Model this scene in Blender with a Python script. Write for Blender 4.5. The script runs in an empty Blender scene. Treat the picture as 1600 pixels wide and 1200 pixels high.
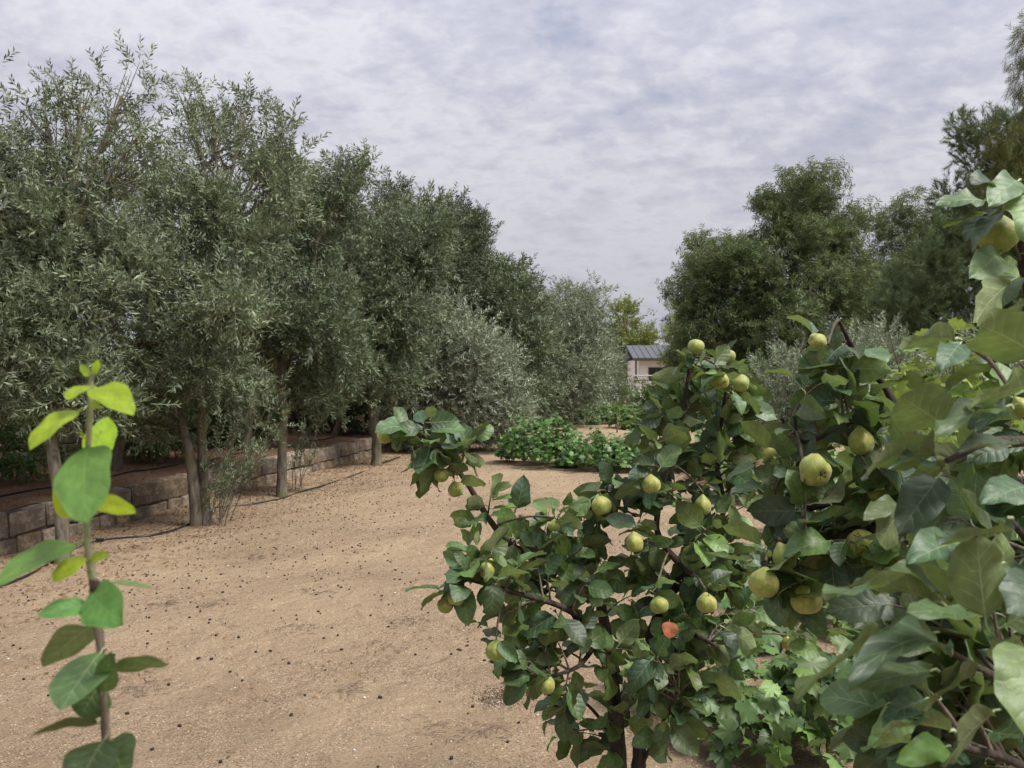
import bpy, math, random
import numpy as np
from mathutils import Vector, Matrix

# ------------------------------------------------------------------ camera, sky, sun, exposure
SC = bpy.context.scene
COL = SC.collection
CAM_H, FPX = 1.6, 1200.0

cam = bpy.data.cameras.new('camera'); cam_o = bpy.data.objects.new('camera', cam); COL.objects.link(cam_o)
cam_o.location = (0, 0, CAM_H); cam_o.rotation_euler = (math.radians(90), 0, 0)
cam.sensor_width = 36; cam.lens = 36 * FPX / 1600; cam.clip_start = 0.05; cam.clip_end = 2000
cam.dof.use_dof = True; cam.dof.focus_distance = 2.7; cam.dof.aperture_fstop = 9.0
SC.camera = cam_o

SUN_AZ, SUN_EL = 112.0, 56.0         # degrees from straight ahead (+Y), clockwise positive
sdir = Vector((math.sin(math.radians(SUN_AZ)) * math.cos(math.radians(SUN_EL)),
               math.cos(math.radians(SUN_AZ)) * math.cos(math.radians(SUN_EL)), math.sin(math.radians(SUN_EL))))

def build_world():
    w = bpy.data.worlds.new('World'); SC.world = w; w.use_nodes = True
    nt = w.node_tree; N = nt.nodes; L = nt.links; N.clear()
    def n(t, **k):
        o = N.new(t)
        for a, b in k.items(): setattr(o, a, b)
        return o
    def math_(op, a, b=None, c=None, clamp=False):
        m = n('ShaderNodeMath', operation=op, use_clamp=clamp)
        for i, v in enumerate((a, b, c)):
            if v is None: continue
            if isinstance(v, (int, float)): m.inputs[i].default_value = v
            else: L.new(v, m.inputs[i])
        return m.outputs[0]
    sky = n('ShaderNodeTexSky', sky_type='NISHITA'); sky.sun_disc = False
    sky.sun_elevation = math.radians(SUN_EL); sky.sun_rotation = math.radians(SUN_AZ)
    sky.air_density = 1.0; sky.dust_density = 1.5; sky.ozone_density = 1.5
    tc = n('ShaderNodeTexCoord')
    sep = n('ShaderNodeSeparateXYZ'); L.new(tc.outputs['Generated'], sep.inputs[0])
    z = math_('ADD', math_('MAXIMUM', sep.outputs[2], 0.0), 0.30)
    px = math_('DIVIDE', sep.outputs[0], z); py = math_('DIVIDE', sep.outputs[1], z)
    cmb = n('ShaderNodeCombineXYZ'); L.new(px, cmb.inputs[0]); L.new(py, cmb.inputs[1])
    def noise(scale, detail, rough, dist=0.0, off=(0, 0, 0), stretch=(1, 1, 1), rot=0):
        mp = n('ShaderNodeMapping'); mp.inputs['Location'].default_value = off
        mp.inputs['Scale'].default_value = stretch; mp.inputs['Rotation'].default_value = (0, 0, rot)
        L.new(cmb.outputs[0], mp.inputs[0])
        t = n('ShaderNodeTexNoise'); L.new(mp.outputs[0], t.inputs['Vector'])
        t.inputs['Scale'].default_value = scale; t.inputs['Detail'].default_value = detail
        t.inputs['Roughness'].default_value = rough; t.inputs['Distortion'].default_value = dist
        return t.outputs['Fac']
    def ramp(f, pts):
        r = n('ShaderNodeValToRGB'); L.new(f, r.inputs[0]); e = r.color_ramp.elements
        for i, (p, c) in enumerate(pts):
            q = e[i] if i < 2 else e.new(p)
            q.position = p; q.color = tuple(c) + (1,)
        return r.outputs[0]
    big = noise(0.75, 3, 0.5, 0.3, (5.5, 5.5, 0))
    rip = noise(6.5, 4, 0.55, 0.3, (0.4, 2.2, 0), (1.0, 1.25, 1), 0.5)
    fine = noise(17.0, 5, 0.6, 0.2, (0.0, 0.6, 0), (1.0, 1.3, 1), 0.35)
    # altocumulus sheet: large-scale thickness, ripples and fine tufts
    soft = n('ShaderNodeMapRange'); L.new(sep.outputs[2], soft.inputs[0]); soft.inputs[1].default_value = 0.0; soft.inputs[2].default_value = 0.32; soft.inputs[3].default_value = 0.25; soft.inputs[4].default_value = 1.0
    def ease(v): return math_('MULTIPLY_ADD', math_('SUBTRACT', v, 0.5), soft.outputs[0], 0.5)      # far cloud blurs into one veil
    rip = ease(rip); fine = ease(fine); big = ease(big)
    f = math_('ADD', math_('ADD', math_('MULTIPLY', big, 0.54), math_('MULTIPLY', rip, 0.24)), math_('MULTIPLY', fine, 0.22))
    cov = ramp(f, [(0.30, (0, 0, 0)), (0.43, (1, 1, 1))])
    thick = ramp(f, [(0.36, (0.58, 0.61, 0.76)), (0.455, (0.76, 0.77, 0.90)), (0.53, (0.97, 0.98, 1.06)), (0.62, (0.76, 0.765, 0.87))])
    # forward scattering: thin cloud glows round the hidden sun
    dt = n('ShaderNodeVectorMath', operation='DOT_PRODUCT'); L.new(tc.outputs['Generated'], dt.inputs[0]); dt.inputs[1].default_value = sdir
    glow = math_('POWER', math_('MAXIMUM', dt.outputs['Value'], 0.0), 3.0)
    dome = math_('MULTIPLY_ADD', math_('MAXIMUM', sep.outputs[2], 0.0), 1.25, 0.88)     # overcast dome: zenith brighter than the horizon
    gain = math_('MULTIPLY', dome, math_('ADD', math_('MULTIPLY', glow, 1.4), 3.6))
    vm = n('ShaderNodeVectorMath', operation='SCALE'); L.new(thick, vm.inputs[0]); L.new(gain, vm.inputs['Scale'])
    mix = n('ShaderNodeMix', data_type='RGBA'); L.new(math_('MULTIPLY_ADD', cov, 0.35, 0.65), mix.inputs[0])
    L.new(sky.outputs[0], mix.inputs[6]); L.new(vm.outputs[0], mix.inputs[7])
    bg = n('ShaderNodeBackground'); bg.inputs[1].default_value = 0.1; L.new(mix.outputs[2], bg.inputs[0])
    out = n('ShaderNodeOutputWorld'); L.new(bg.outputs[0], out.inputs[0])
build_world()

sun = bpy.data.lights.new('sun', 'SUN'); sun.energy = 3.3; sun.angle = math.radians(20); sun.color = (1.0, 0.96, 0.90)
sun_o = bpy.data.objects.new('sun', sun); COL.objects.link(sun_o); sun_o.location = sdir * 60
sun_o.rotation_euler = (-sdir).to_track_quat('-Z', 'Y').to_euler()

vs = SC.view_settings; vs.view_transform = 'Standard'; vs.look = 'None'; vs.gamma = 1; vs.use_curve_mapping = False
vs.exposure = 0.70
SC.render.engine = 'CYCLES'
SC.cycles.use_denoising = True
SC.cycles.max_bounces = 8; SC.cycles.transparent_max_bounces = 8; SC.cycles.diffuse_bounces = 4

# ------------------------------------------------------------------ helpers
def P(x, y, Y):
    """photo pixel and distance ahead -> world point"""
    return np.array(((x - 800) / FPX * Y, Y, CAM_H - (y - 600) / FPX * Y))

def hgt(X, Y):
    """gentle relief of the sandy ground"""
    X = np.asarray(X, float); Y = np.asarray(Y, float)
    near = np.exp(-((X / 30) ** 2 + ((Y - 10) / 40) ** 2))
    return near * (0.018 * np.sin(X * 1.3 + 0.7 * Y) + 0.014 * np.sin(2.1 * Y - 0.9 * X + 1) + 0.010 * np.sin(3.7 * X + 2.9 * Y)
                   + 0.006 * np.sin(7.1 * X - 5.3 * Y + 2) + 0.005 * np.sin(9.3 * Y + 4.1 * X))

def G(x, y):
    Y = CAM_H * FPX / (y - 600); X = (x - 800) / FPX * Y
    return np.array((X, Y, float(hgt(X, Y))))

def nrm(v):
    v = np.asarray(v, float); return v / (np.linalg.norm(v, axis=-1, keepdims=True) + 1e-9)

class MB:
    """collects polygons, builds ONE mesh"""
    def __init__(s): s.V = []; s.F = []; s.n = 0
    def add(s, V, F, uv=None, lv=0.0, mat=0):
        V = np.asarray(V, float); F = np.asarray(F, int)
        lvv = np.full(len(V), lv, float) if np.isscalar(lv) else np.asarray(lv, float)
        if uv is None: uv = np.zeros((len(V), 2))
        s.V.append((V, uv, lvv)); s.F.append((F + s.n, mat)); s.n += len(V)
    def inst(s, V, F, uv, R, T, lv, mat=0):
        """R (k,3,3) with columns = axes, T (k,3)"""
        k = len(T); n = len(V)
        W = np.einsum('kij,nj->kni', R, V) + T[:, None, :]
        FF = (np.asarray(F)[None] + (np.arange(k) * n)[:, None, None]).reshape(-1, len(F[0]))
        s.add(W.reshape(-1, 3), FF, np.tile(uv, (k, 1)), np.repeat(lv, n), mat)
    def tube(s, pts, r0, r1=None, seg=6, lv=0.0, mat=0, cap=True, wob=0.0, rng=None):
        pts = np.asarray(pts, float); m = len(pts)
        rad = np.linspace(r0, r0 if r1 is None else r1, m) if np.isscalar(r0) else np.asarray(r0, float)
        t = np.gradient(pts, axis=0); t = nrm(t)
        ref = np.array((0.0, 0, 1)) if abs(t[0][2]) < 0.8 else np.array((1.0, 0, 0))
        V = []
        for i in range(m):
            a = nrm(np.cross(t[i], ref)); b = np.cross(t[i], a); ref = np.cross(a, t[i]) if True else ref
            ang = np.linspace(0, 2 * math.pi, seg, endpoint=False)
            rr = rad[i] * (1 + (wob * rng.uniform(-1, 1, seg) if rng is not None else 0))
            V.append(pts[i] + np.outer(np.cos(ang) * rr, a) + np.outer(np.sin(ang) * rr, b))
        V = np.concatenate(V)
        F = [(i * seg + j, i * seg + (j + 1) % seg, (i + 1) * seg + (j + 1) % seg, (i + 1) * seg + j) for i in range(m - 1) for j in range(seg)]
        d = np.r_[0, np.cumsum(np.linalg.norm(np.diff(pts, axis=0), axis=1))]
        uv = np.stack([np.tile(np.arange(seg) / seg, m), np.repeat(d, seg)], 1)
        s.add(V, F, uv, lv, mat)
        if cap:
            base = len(V)
            tips = np.array([pts[0] - t[0] * rad[0] * .3, pts[-1] + t[-1] * rad[-1] * .5])
            VV = np.concatenate([V[:seg], tips[:1]]); s.add(VV, [(j, seg, (j + 1) % seg) for j in range(seg)], None, lv, mat)
            VV = np.concatenate([V[-seg:], tips[1:]]); s.add(VV, [(j, (j + 1) % seg, seg) for j in range(seg)], None, lv, mat)
    def box(s, c, ax, half, jit=0.0, rng=None, bev=0.0, mat=0, lv=0.0):
        """bevelled, slightly uneven block: centre, axes (3,3 rows), half sizes"""
        h = np.asarray(half, float); pts = []
        b = min(bev, h.min() * .6)
        for sx in (-1, 1):
            for sy in (-1, 1):
                for sz in (-1, 1):
                    j = rng.uniform(-jit, jit, 3) if rng is not None else np.zeros(3)
                    sg = np.array((sx, sy, sz))
                    for q in range(3):
                        p = sg * (h - b); p[q] = sg[q] * h[q]; pts.append(p + j)
        V = np.array(pts) @ np.asarray(ax) + np.asarray(c)
        def I(sx, sy, sz, q): return ((sx * 4 + sy * 2 + sz) * 3) + q
        F4 = []; F3 = []
        for s_ in (0, 1):
            f = [I(s_, 0, 0, 0), I(s_, 1, 0, 0), I(s_, 1, 1, 0), I(s_, 0, 1, 0)]; F4.append(f if s_ else f[::-1])
            f = [I(0, s_, 0, 1), I(0, s_, 1, 1), I(1, s_, 1, 1), I(1, s_, 0, 1)]; F4.append(f if s_ else f[::-1])
            f = [I(0, 0, s_, 2), I(1, 0, s_, 2), I(1, 1, s_, 2), I(0, 1, s_, 2)]; F4.append(f if s_ else f[::-1])
        for a in (0, 1):
            for c_ in (0, 1):
                F4.append([I(0, a, c_, 1), I(1, a, c_, 1), I(1, a, c_, 2), I(0, a, c_, 2)])
                F4.append([I(a, 0, c_, 0), I(a, 1, c_, 0), I(a, 1, c_, 2), I(a, 0, c_, 2)])
                F4.append([I(a, c_, 0, 0), I(a, c_, 1, 0), I(a, c_, 1, 1), I(a, c_, 0, 1)])
                for e in (0, 1): F3.append([I(a, c_, e, 0), I(a, c_, e, 1), I(a, c_, e, 2)])
        s.add(V, F4, None, lv, mat); 
        s.F.append((np.array(F3) + s.n - len(V), mat))
    def mesh(s, name, mats, smooth=True):
        me = bpy.data.meshes.new(name)
        V = np.concatenate([v[0] for v in s.V]); UV = np.concatenate([v[1] for v in s.V]); LV = np.concatenate([v[2] for v in s.V])
        me.vertices.add(len(V)); me.vertices.foreach_set('co', V.astype(np.float32).ravel())
        li = np.concatenate([f.ravel() for f, m in s.F]).astype(np.int32)
        tot = np.concatenate([np.full(len(f), f.shape[1], np.int32) for f, m in s.F])
        mi = np.concatenate([np.full(len(f), m, np.int32) for f, m in s.F])
        st = np.r_[0, np.cumsum(tot)[:-1]].astype(np.int32)
        me.loops.add(len(li)); me.loops.foreach_set('vertex_index', li)
        me.polygons.add(len(tot)); me.polygons.foreach_set('loop_start', st)
        me.polygons.foreach_set('material_index', mi)
        me.polygons.foreach_set('use_smooth', np.full(len(tot), smooth))
        uvl = me.uv_layers.new(name='UVMap'); uvl.data.foreach_set('uv', UV[li].astype(np.float32).ravel())
        at = me.attributes.new('lv', 'FLOAT', 'POINT'); at.data.foreach_set('value', LV.astype(np.float32))
        for m in (mats if isinstance(mats, (list, tuple)) else [mats]): me.materials.append(m)
        me.update(calc_edges=True)
        return me
    def build(s, name, mats, parent=None, smooth=True, kind=None, rel=True):
        """vertices are world coordinates; rel: shift by the parent's place"""
        if parent is not None and rel:
            o0 = np.array(parent_loc(parent))
            s.V = [(v - o0, u, l) for v, u, l in s.V]
        o = bpy.data.objects.new(name, s.mesh(name, mats, smooth)); COL.objects.link(o)
        if parent is not None: o.parent = parent
        if kind: o['kind'] = kind
        return o

def parent_loc(o):
    p = Vector(o.location)
    return p if o.parent is None else p + parent_loc(o.parent)

def thing(name, label, cat, loc=(0, 0, 0), group=None):
    o = bpy.data.objects.new(name, None); COL.objects.link(o); o.location = tuple(map(float, loc)); o.empty_display_size = 0.2
    o['label'] = label; o['category'] = cat
    if group: o['group'] = group
    return o
def tag(o, label, cat, group=None):
    o['label'] = label; o['category'] = cat
    if group: o['group'] = group
    return o

def bez(a, b, c, n=6):
    t = np.linspace(0, 1, n)[:, None]
    return (1 - t) ** 2 * np.asarray(a) + 2 * t * (1 - t) * np.asarray(b) + t * t * np.asarray(c)
def spline(pts, n=6):
    """smooth curve through points; tangents are held back so that uneven spacing does not overshoot"""
    p = np.asarray(pts, float); d = np.linalg.norm(np.diff(p, axis=0), axis=1); m = len(p)
    tg = np.array([nrm(p[min(i + 1, m - 1)] - p[max(i - 1, 0)]) * min(d[max(i - 1, 0)], d[min(i, m - 2)]) for i in range(m)])
    out = []
    for i in range(m - 1):
        t = np.linspace(0, 1, n, endpoint=False)[:, None]; t2 = t * t; t3 = t2 * t
        out.append((2 * t3 - 3 * t2 + 1) * p[i] + (t3 - 2 * t2 + t) * tg[i] + (3 * t2 - 2 * t3) * p[i + 1] + (t3 - t2) * tg[i + 1])
    out.append(p[-1][None]); return np.concatenate(out)

# ------------------------------------------------------------------ materials
class NT:
    def __init__(s, name):
        s.m = bpy.data.materials.new(name); s.m.use_nodes = True; s.nt = s.m.node_tree; s.nt.nodes.clear()
        s.out = s.n('ShaderNodeOutputMaterial')
    def n(s, t, **k):
        o = s.nt.nodes.new(t)
        for a, b in k.items(): setattr(o, a, b)
        return o
    def l(s, a, b): s.nt.links.new(a, b)
    def set(s, sock, v):
        if isinstance(v, (int, float)): sock.default_value = v
        elif isinstance(v, tuple): sock.default_value = v + (1,) if len(v) == 3 and sock.type == 'RGBA' else v
        else: s.l(v, sock)
    def math(s, op, a, b=None, c=None, clamp=False):
        m = s.n('ShaderNodeMath', operation=op, use_clamp=clamp)
        for i, v in enumerate((a, b, c)):
            if v is not None: s.set(m.inputs[i], v)
        return m.outputs[0]
    def mix(s, f, a, b, blend='MIX'):
        m = s.n('ShaderNodeMix', data_type='RGBA', blend_type=blend)
        s.set(m.inputs[0], f); s.set(m.inputs[6], a); s.set(m.inputs[7], b); return m.outputs[2]
    def noise(s, vec, scale, detail=3, rough=0.5, dist=0.0):
        t = s.n('ShaderNodeTexNoise')
        if vec is not None: s.l(vec, t.inputs['Vector'])
        for k, v in (('Scale', scale), ('Detail', detail), ('Roughness', rough), ('Distortion', dist)): t.inputs[k].default_value = v
        return t.outputs['Fac']
    def ramp(s, f, pts, interp='LINEAR'):
        r = s.n('ShaderNodeValToRGB'); s.l(f, r.inputs[0]); r.color_ramp.interpolation = interp; e = r.color_ramp.elements
        for i, (p, c) in enumerate(pts):
            q = e[i] if i < 2 else e.new(p)
            q.position = p; q.color = ((c, c, c) if isinstance(c, (int, float)) else tuple(c)) + (1,)
        return r.outputs[0]
    def coord(s, k='Object'): return s.n('ShaderNodeTexCoord').outputs[k]
    def bump(s, h, strength=0.3, dist=0.01):
        b = s.n('ShaderNodeBump'); b.inputs['Strength'].default_value = strength; b.inputs['Distance'].default_value = dist
        s.l(h, b.inputs['Height']); return b.outputs[0]
    def bsdf(s, col, rough=0.8, normal=None, spec=0.5, **k):
        p = s.n('ShaderNodeBsdfPrincipled'); s.set(p.inputs['Base Color'], col); s.set(p.inputs['Roughness'], rough)
        p.inputs['Specular IOR Level'].default_value = spec
        for a, b in k.items(): s.set(p.inputs[a], b)
        if normal is not None: s.l(normal, p.inputs['Normal'])
        return p.outputs[0]
    def done(s, sh): s.l(sh, s.out.inputs[0]); return s.m

def leaf_material(name, top, under, young, trans=0.35, rough=0.45, spec=0.5, veins=None, vein_col=None, var=0.35, hue=0.5, transcol=None, bumpy=0.25):
    t = NT(name)
    rnd = t.math('FRACT', t.math('ADD', t.n('ShaderNodeObjectInfo').outputs['Random'], t.n('ShaderNodeAttribute', attribute_name='lv').outputs['Fac']))
    rnd2 = t.math('FRACT', t.math('MULTIPLY', rnd, 7.31))
    pos = t.n('ShaderNodeNewGeometry')
    c = t.mix(t.math('MULTIPLY', t.math('POWER', rnd, 1.5), hue), top, young)
    cu = t.mix(t.math('MULTIPLY', rnd, 0.35), under, young)
    nrm_ = None
    if veins:
        uv = t.n('ShaderNodeUVMap', uv_map='UVMap').outputs[0]
        sp = t.n('ShaderNodeSeparateXYZ'); t.l(uv, sp.inputs[0])
        au = t.math('ABSOLUTE', t.math('SUBTRACT', t.math('MULTIPLY', sp.outputs[0], 2.0), 1.0))
        v = sp.outputs[1]
        wob = t.math('MULTIPLY', t.noise(t.coord('Object'), 4.0, 3), 0.22)
        ph = t.math('FRACT', t.math('MULTIPLY', t.math('SUBTRACT', t.math('ADD', v, wob), t.math('MULTIPLY', t.math('POWER', au, 0.8), 0.23)), veins))
        dist_ = t.math('ABSOLUTE', t.math('SUBTRACT', ph, 0.5))          # 0 on a side vein
        side = t.math('SUBTRACT', 1.0, t.math('SMOOTH_MIN', t.math('DIVIDE', dist_, 0.085), 1.0, 0.2), clamp=True)
        side = t.math('MULTIPLY', side, t.math('SUBTRACT', 1.0, t.math('MULTIPLY', au, 0.75), clamp=True))
        mid = t.math('SUBTRACT', 1.0, t.math('DIVIDE', au, t.math('MULTIPLY_ADD', v, -0.045, 0.065)), clamp=True)
        isle = t.math('GREATER_THAN', sp.outputs[1], 0.0)                # the leaf stalk has v < 0
        vm = t.math('MAXIMUM', t.math('MULTIPLY', side, 0.75), mid)
        vm = t.math('MAXIMUM', vm, t.math('SUBTRACT', 1.0, isle))
        net = t.noise(uv, 34.0, 3, 0.6)
        c = t.mix(t.math('MULTIPLY', vm, 0.6), c, vein_col)
        cu = t.mix(t.math('MULTIPLY', vm, 0.9), cu, vein_col)
        quilt = t.math('SUBTRACT', t.math('MULTIPLY_ADD', t.math('POWER', t.math('MULTIPLY', dist_, 2.0), 0.5), 0.6, t.math('MULTIPLY', net, 0.35)), t.math('MULTIPLY', mid, 0.6))
        nrm_ = t.bump(quilt, bumpy, 0.004)
        blot = t.ramp(t.noise(uv, 3.0, 4, 0.65), [(0.35, 0.72), (0.65, 1.15)])
        c = t.mix(1.0, c, blot, 'MULTIPLY'); cu = t.mix(1.0, cu, blot, 'MULTIPLY')
        # a few brown, wind-rubbed spots
        spot = t.ramp(t.noise(t.coord('Object'), 13.0, 3, 0.6), [(0.665, 0.0), (0.70, 0.75)])
        c = t.mix(spot, c, (0.10, 0.06, 0.025)); cu = t.mix(spot, cu, (0.12, 0.07, 0.03))
    val = t.math('MULTIPLY_ADD', rnd2, 2 * var, 1 - var)
    col = t.mix(pos.outputs['Backfacing'], c, cu)
    hs = t.n('ShaderNodeHueSaturation'); t.set(hs.inputs['Value'], val); t.set(hs.inputs['Color'], col)
    t.set(hs.inputs['Hue'], t.math('MULTIPLY_ADD', rnd2, 0.03, 0.485))
    col = hs.outputs[0]
    rg = t.math('MULTIPLY_ADD', pos.outputs['Backfacing'], min(0.35, 0.9 - rough), rough)
    p = t.bsdf(col, rg, nrm_, spec)
    tr = t.n('ShaderNodeBsdfTranslucent')
    t.set(tr.inputs[0], t.mix(0.6, col, transcol or young))
    if nrm_ is not None: t.l(nrm_, tr.inputs['Normal'])
    ms = t.n('ShaderNodeMixShader'); ms.inputs[0].default_value = trans
    t.l(p, ms.inputs[1]); t.l(tr.outputs[0], ms.inputs[2])
    return t.done(ms.outputs[0])

def bark_material(name, a, b, lichen=None, scale=18):
    t = NT(name); co = t.coord('Object')
    mp = t.n('ShaderNodeMapping'); mp.inputs['Scale'].default_value = (1, 1, 0.28); t.l(co, mp.inputs[0])
    f = t.noise(mp.outputs[0], scale, 6, 0.65, 0.6); g = t.noise(co, 3.0, 3)
    c = t.mix(t.ramp(f, [(0.35, 0), (0.65, 1)]), a, b)
    if lichen: c = t.mix(t.math('MULTIPLY', t.ramp(g, [(0.48, 0), (0.6, 1)]), 0.7), c, lichen)
    return t.done(t.bsdf(c, 0.9, t.bump(f, 0.9, 0.012), 0.25))

M = {}
M['quince'] = leaf_material('quince_leaf', (0.038, 0.082, 0.040), (0.165, 0.20, 0.09), (0.145, 0.22, 0.042), 0.30, 0.46, 0.55, 5.6, (0.34, 0.39, 0.21), 0.46, 0.85, (0.15, 0.24, 0.035), 0.28)
M['young'] = leaf_material('young_quince_leaf', (0.28, 0.42, 0.02), (0.33, 0.46, 0.05), (0.38, 0.46, 0.02), 0.45, 0.5, 0.4, 7.0, (0.40, 0.50, 0.12), 0.10, 0.5, (0.50, 0.62, 0.03), 0.12)
M['midleaf'] = leaf_material('mid_quince_leaf', (0.10, 0.24, 0.055), (0.17, 0.27, 0.07), (0.14, 0.28, 0.04), 0.35, 0.5, 0.45, 6.0, (0.20, 0.34, 0.12), 0.08, 0.4, (0.24, 0.40, 0.04), 0.18)
M['dead'] = leaf_material('withered_leaf', (0.42, 0.15, 0.07), (0.46, 0.20, 0.10), (0.50, 0.22, 0.10), 0.25, 0.7, 0.2, 7.0, (0.5, 0.3, 0.2), 0.15)
M['olive'] = leaf_material('olive_leaf', (0.070, 0.102, 0.048), (0.235, 0.275, 0.185), (0.17, 0.195, 0.08), 0.22, 0.45, 0.5, var=0.4)
M['olive_silver'] = leaf_material('silver_olive_leaf', (0.115, 0.148, 0.090), (0.32, 0.36, 0.265), (0.20, 0.23, 0.12), 0.22, 0.45, 0.5, var=0.35)
M['olive_green'] = leaf_material('green_olive_leaf', (0.062, 0.092, 0.045), (0.195, 0.23, 0.155), (0.13, 0.17, 0.06), 0.22, 0.45, 0.5, var=0.4)
M['olive_pale'] = leaf_material('pale_silver_olive_leaf', (0.155, 0.19, 0.125), (0.42, 0.46, 0.36), (0.21, 0.24, 0.13), 0.22, 0.45, 0.5, var=0.35)
M['olive_dark'] = leaf_material('dark_olive_leaf', (0.045, 0.066, 0.029), (0.15, 0.175, 0.11), (0.08, 0.10, 0.04), 0.2, 0.5, 0.45, var=0.4)
M['shrub'] = leaf_material('shrub_leaf', (0.035, 0.085, 0.018), (0.07, 0.12, 0.035), (0.11, 0.20, 0.02), 0.3, 0.4, 0.5, var=0.4)
M['euc'] = leaf_material('eucalyptus_leaf', (0.072, 0.118, 0.045), (0.10, 0.145, 0.065), (0.175, 0.195, 0.065), 0.28, 0.5, 0.4, var=0.45, hue=0.7)
M['poplar'] = leaf_material('poplar_leaf', (0.13, 0.18, 0.04), (0.17, 0.22, 0.08), (0.24, 0.24, 0.04), 0.35, 0.5, 0.4, var=0.35)
M['pine'] = leaf_material('pine_needle', (0.10, 0.15, 0.065), (0.105, 0.15, 0.07), (0.17, 0.21, 0.09), 0.18, 0.5, 0.4, var=0.4)
M['weep'] = leaf_material('weeping_leaf', (0.095, 0.12, 0.036), (0.12, 0.14, 0.05), (0.20, 0.18, 0.035), 0.28, 0.5, 0.4, var=0.4)
M['grape'] = leaf_material('grape_leaf', (0.07, 0.135, 0.045), (0.14, 0.20, 0.09), (0.18, 0.27, 0.05), 0.32, 0.45, 0.45, var=0.35, hue=0.75)
M['grape_dark'] = leaf_material('dense_grape_leaf', (0.075, 0.16, 0.05), (0.14, 0.22, 0.10), (0.17, 0.29, 0.06), 0.3, 0.42, 0.5, var=0.4, hue=0.7)
M['grape_pale'] = leaf_material('climbing_grape_leaf', (0.13, 0.20, 0.05), (0.19, 0.26, 0.10), (0.28, 0.36, 0.05), 0.38, 0.45, 0.45, var=0.3, hue=0.8)
M['litter'] = leaf_material('litter_leaf', (0.15, 0.075, 0.038), (0.20, 0.11, 0.06), (0.26, 0.15, 0.08), 0.05, 0.8, 0.2, var=0.5)
M['straw'] = leaf_material('straw', (0.26, 0.16, 0.12), (0.26, 0.16, 0.12), (0.34, 0.22, 0.16), 0.1, 0.8, 0.2, var=0.4)
M['olive_bark'] = bark_material('olive_bark', (0.06, 0.05, 0.037), (0.19, 0.165, 0.13), (0.15, 0.14, 0.055))
M['twig'] = bark_material('olive_twig', (0.10, 0.085, 0.062), (0.17, 0.15, 0.12))
M['quince_bark'] = bark_material('quince_bark', (0.022, 0.017, 0.013), (0.075, 0.058, 0.045), None, 40)
M['quince_twig'] = bark_material('quince_twig', (0.07, 0.052, 0.04), (0.19, 0.15, 0.115), None, 60)
M['euc_bark'] = bark_material('eucalyptus_bark', (0.20, 0.15, 0.11), (0.33, 0.27, 0.21))
M['green_stem'] = bark_material('green_stem', (0.20, 0.22, 0.12), (0.30, 0.30, 0.18), None, 50)

def mat_ground():
    t = NT('sand'); co = t.coord('Object')
    grain = t.noise(co, 210, 4, 0.75); mid = t.noise(co, 34, 5, 0.65); big = t.noise(co, 0.55, 5, 0.6, 0.5); patch = t.noise(co, 2.3, 5, 0.62, 0.4)
    coarse = t.noise(co, 95, 3, 0.7)
    c = t.mix(t.ramp(t.math('MULTIPLY_ADD', coarse, 0.5, t.math('MULTIPLY', grain, 0.5)), [(0.43, 0), (0.57, 1)]), (0.110, 0.074, 0.045), (0.53, 0.42, 0.288))
    c = t.mix(t.math('MULTIPLY', t.ramp(mid, [(0.42, 1), (0.60, 0)]), 0.45), c, (0.24, 0.14, 0.078))
    c = t.mix(t.ramp(patch, [(0.38, 0.55), (0.58, 0)]), c, (0.25, 0.175, 0.11))
    dirt = t.ramp(t.noise(co, 6.5, 6, 0.72, 0.8), [(0.57, 0), (0.68, 0.62)])
    c = t.mix(dirt, c, (0.15, 0.095, 0.062))
    c = t.mix(t.ramp(big, [(0.40, 0.0), (0.62, 0.5)]), c, (0.45, 0.335, 0.215))
    v = t.n('ShaderNodeTexVoronoi'); v.inputs['Scale'].default_value = 75; t.l(co, v.inputs['Vector'])
    sp = t.n('ShaderNodeSeparateColor'); t.l(v.outputs['Color'], sp.inputs[0])
    near = t.math('LESS_THAN', v.outputs['Distance'], 0.28)
    c = t.mix(t.math('MULTIPLY', near, t.math('GREATER_THAN', sp.outputs[0], 0.90)), c, (0.72, 0.60, 0.46))
    c = t.mix(t.math('MULTIPLY', near, t.math('GREATER_THAN', sp.outputs[1], 0.87)), c, (0.07, 0.042, 0.026))
    h = t.math('ADD', t.math('MULTIPLY', grain, 0.5), t.math('ADD', t.math('MULTIPLY', mid, 0.9), t.math('MULTIPLY', t.noise(co, 9, 4, 0.6), 1.6)))
    return t.done(t.bsdf(c, 0.95, t.bump(t.math('ADD', h, t.math('MULTIPLY', t.noise(co, 4.5, 4, 0.55, 0.6), 3.5)), 0.9, 0.03), 0.15))
def mat_soil():
    t = NT('terrace_soil'); co = t.coord('Object')
    a = t.noise(co, 55, 5, 0.7); b = t.noise(co, 4, 4, 0.6)
    c = t.mix(t.ramp(a, [(0.35, 0), (0.65, 1)]), (0.075, 0.042, 0.026), (0.22, 0.135, 0.085))
    c = t.mix(t.ramp(b, [(0.42, 0.6), (0.6, 0)]), c, (0.13, 0.075, 0.045))
    return t.done(t.bsdf(c, 0.95, t.bump(t.math('ADD', a, b), 0.8, 0.03), 0.15))
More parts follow.
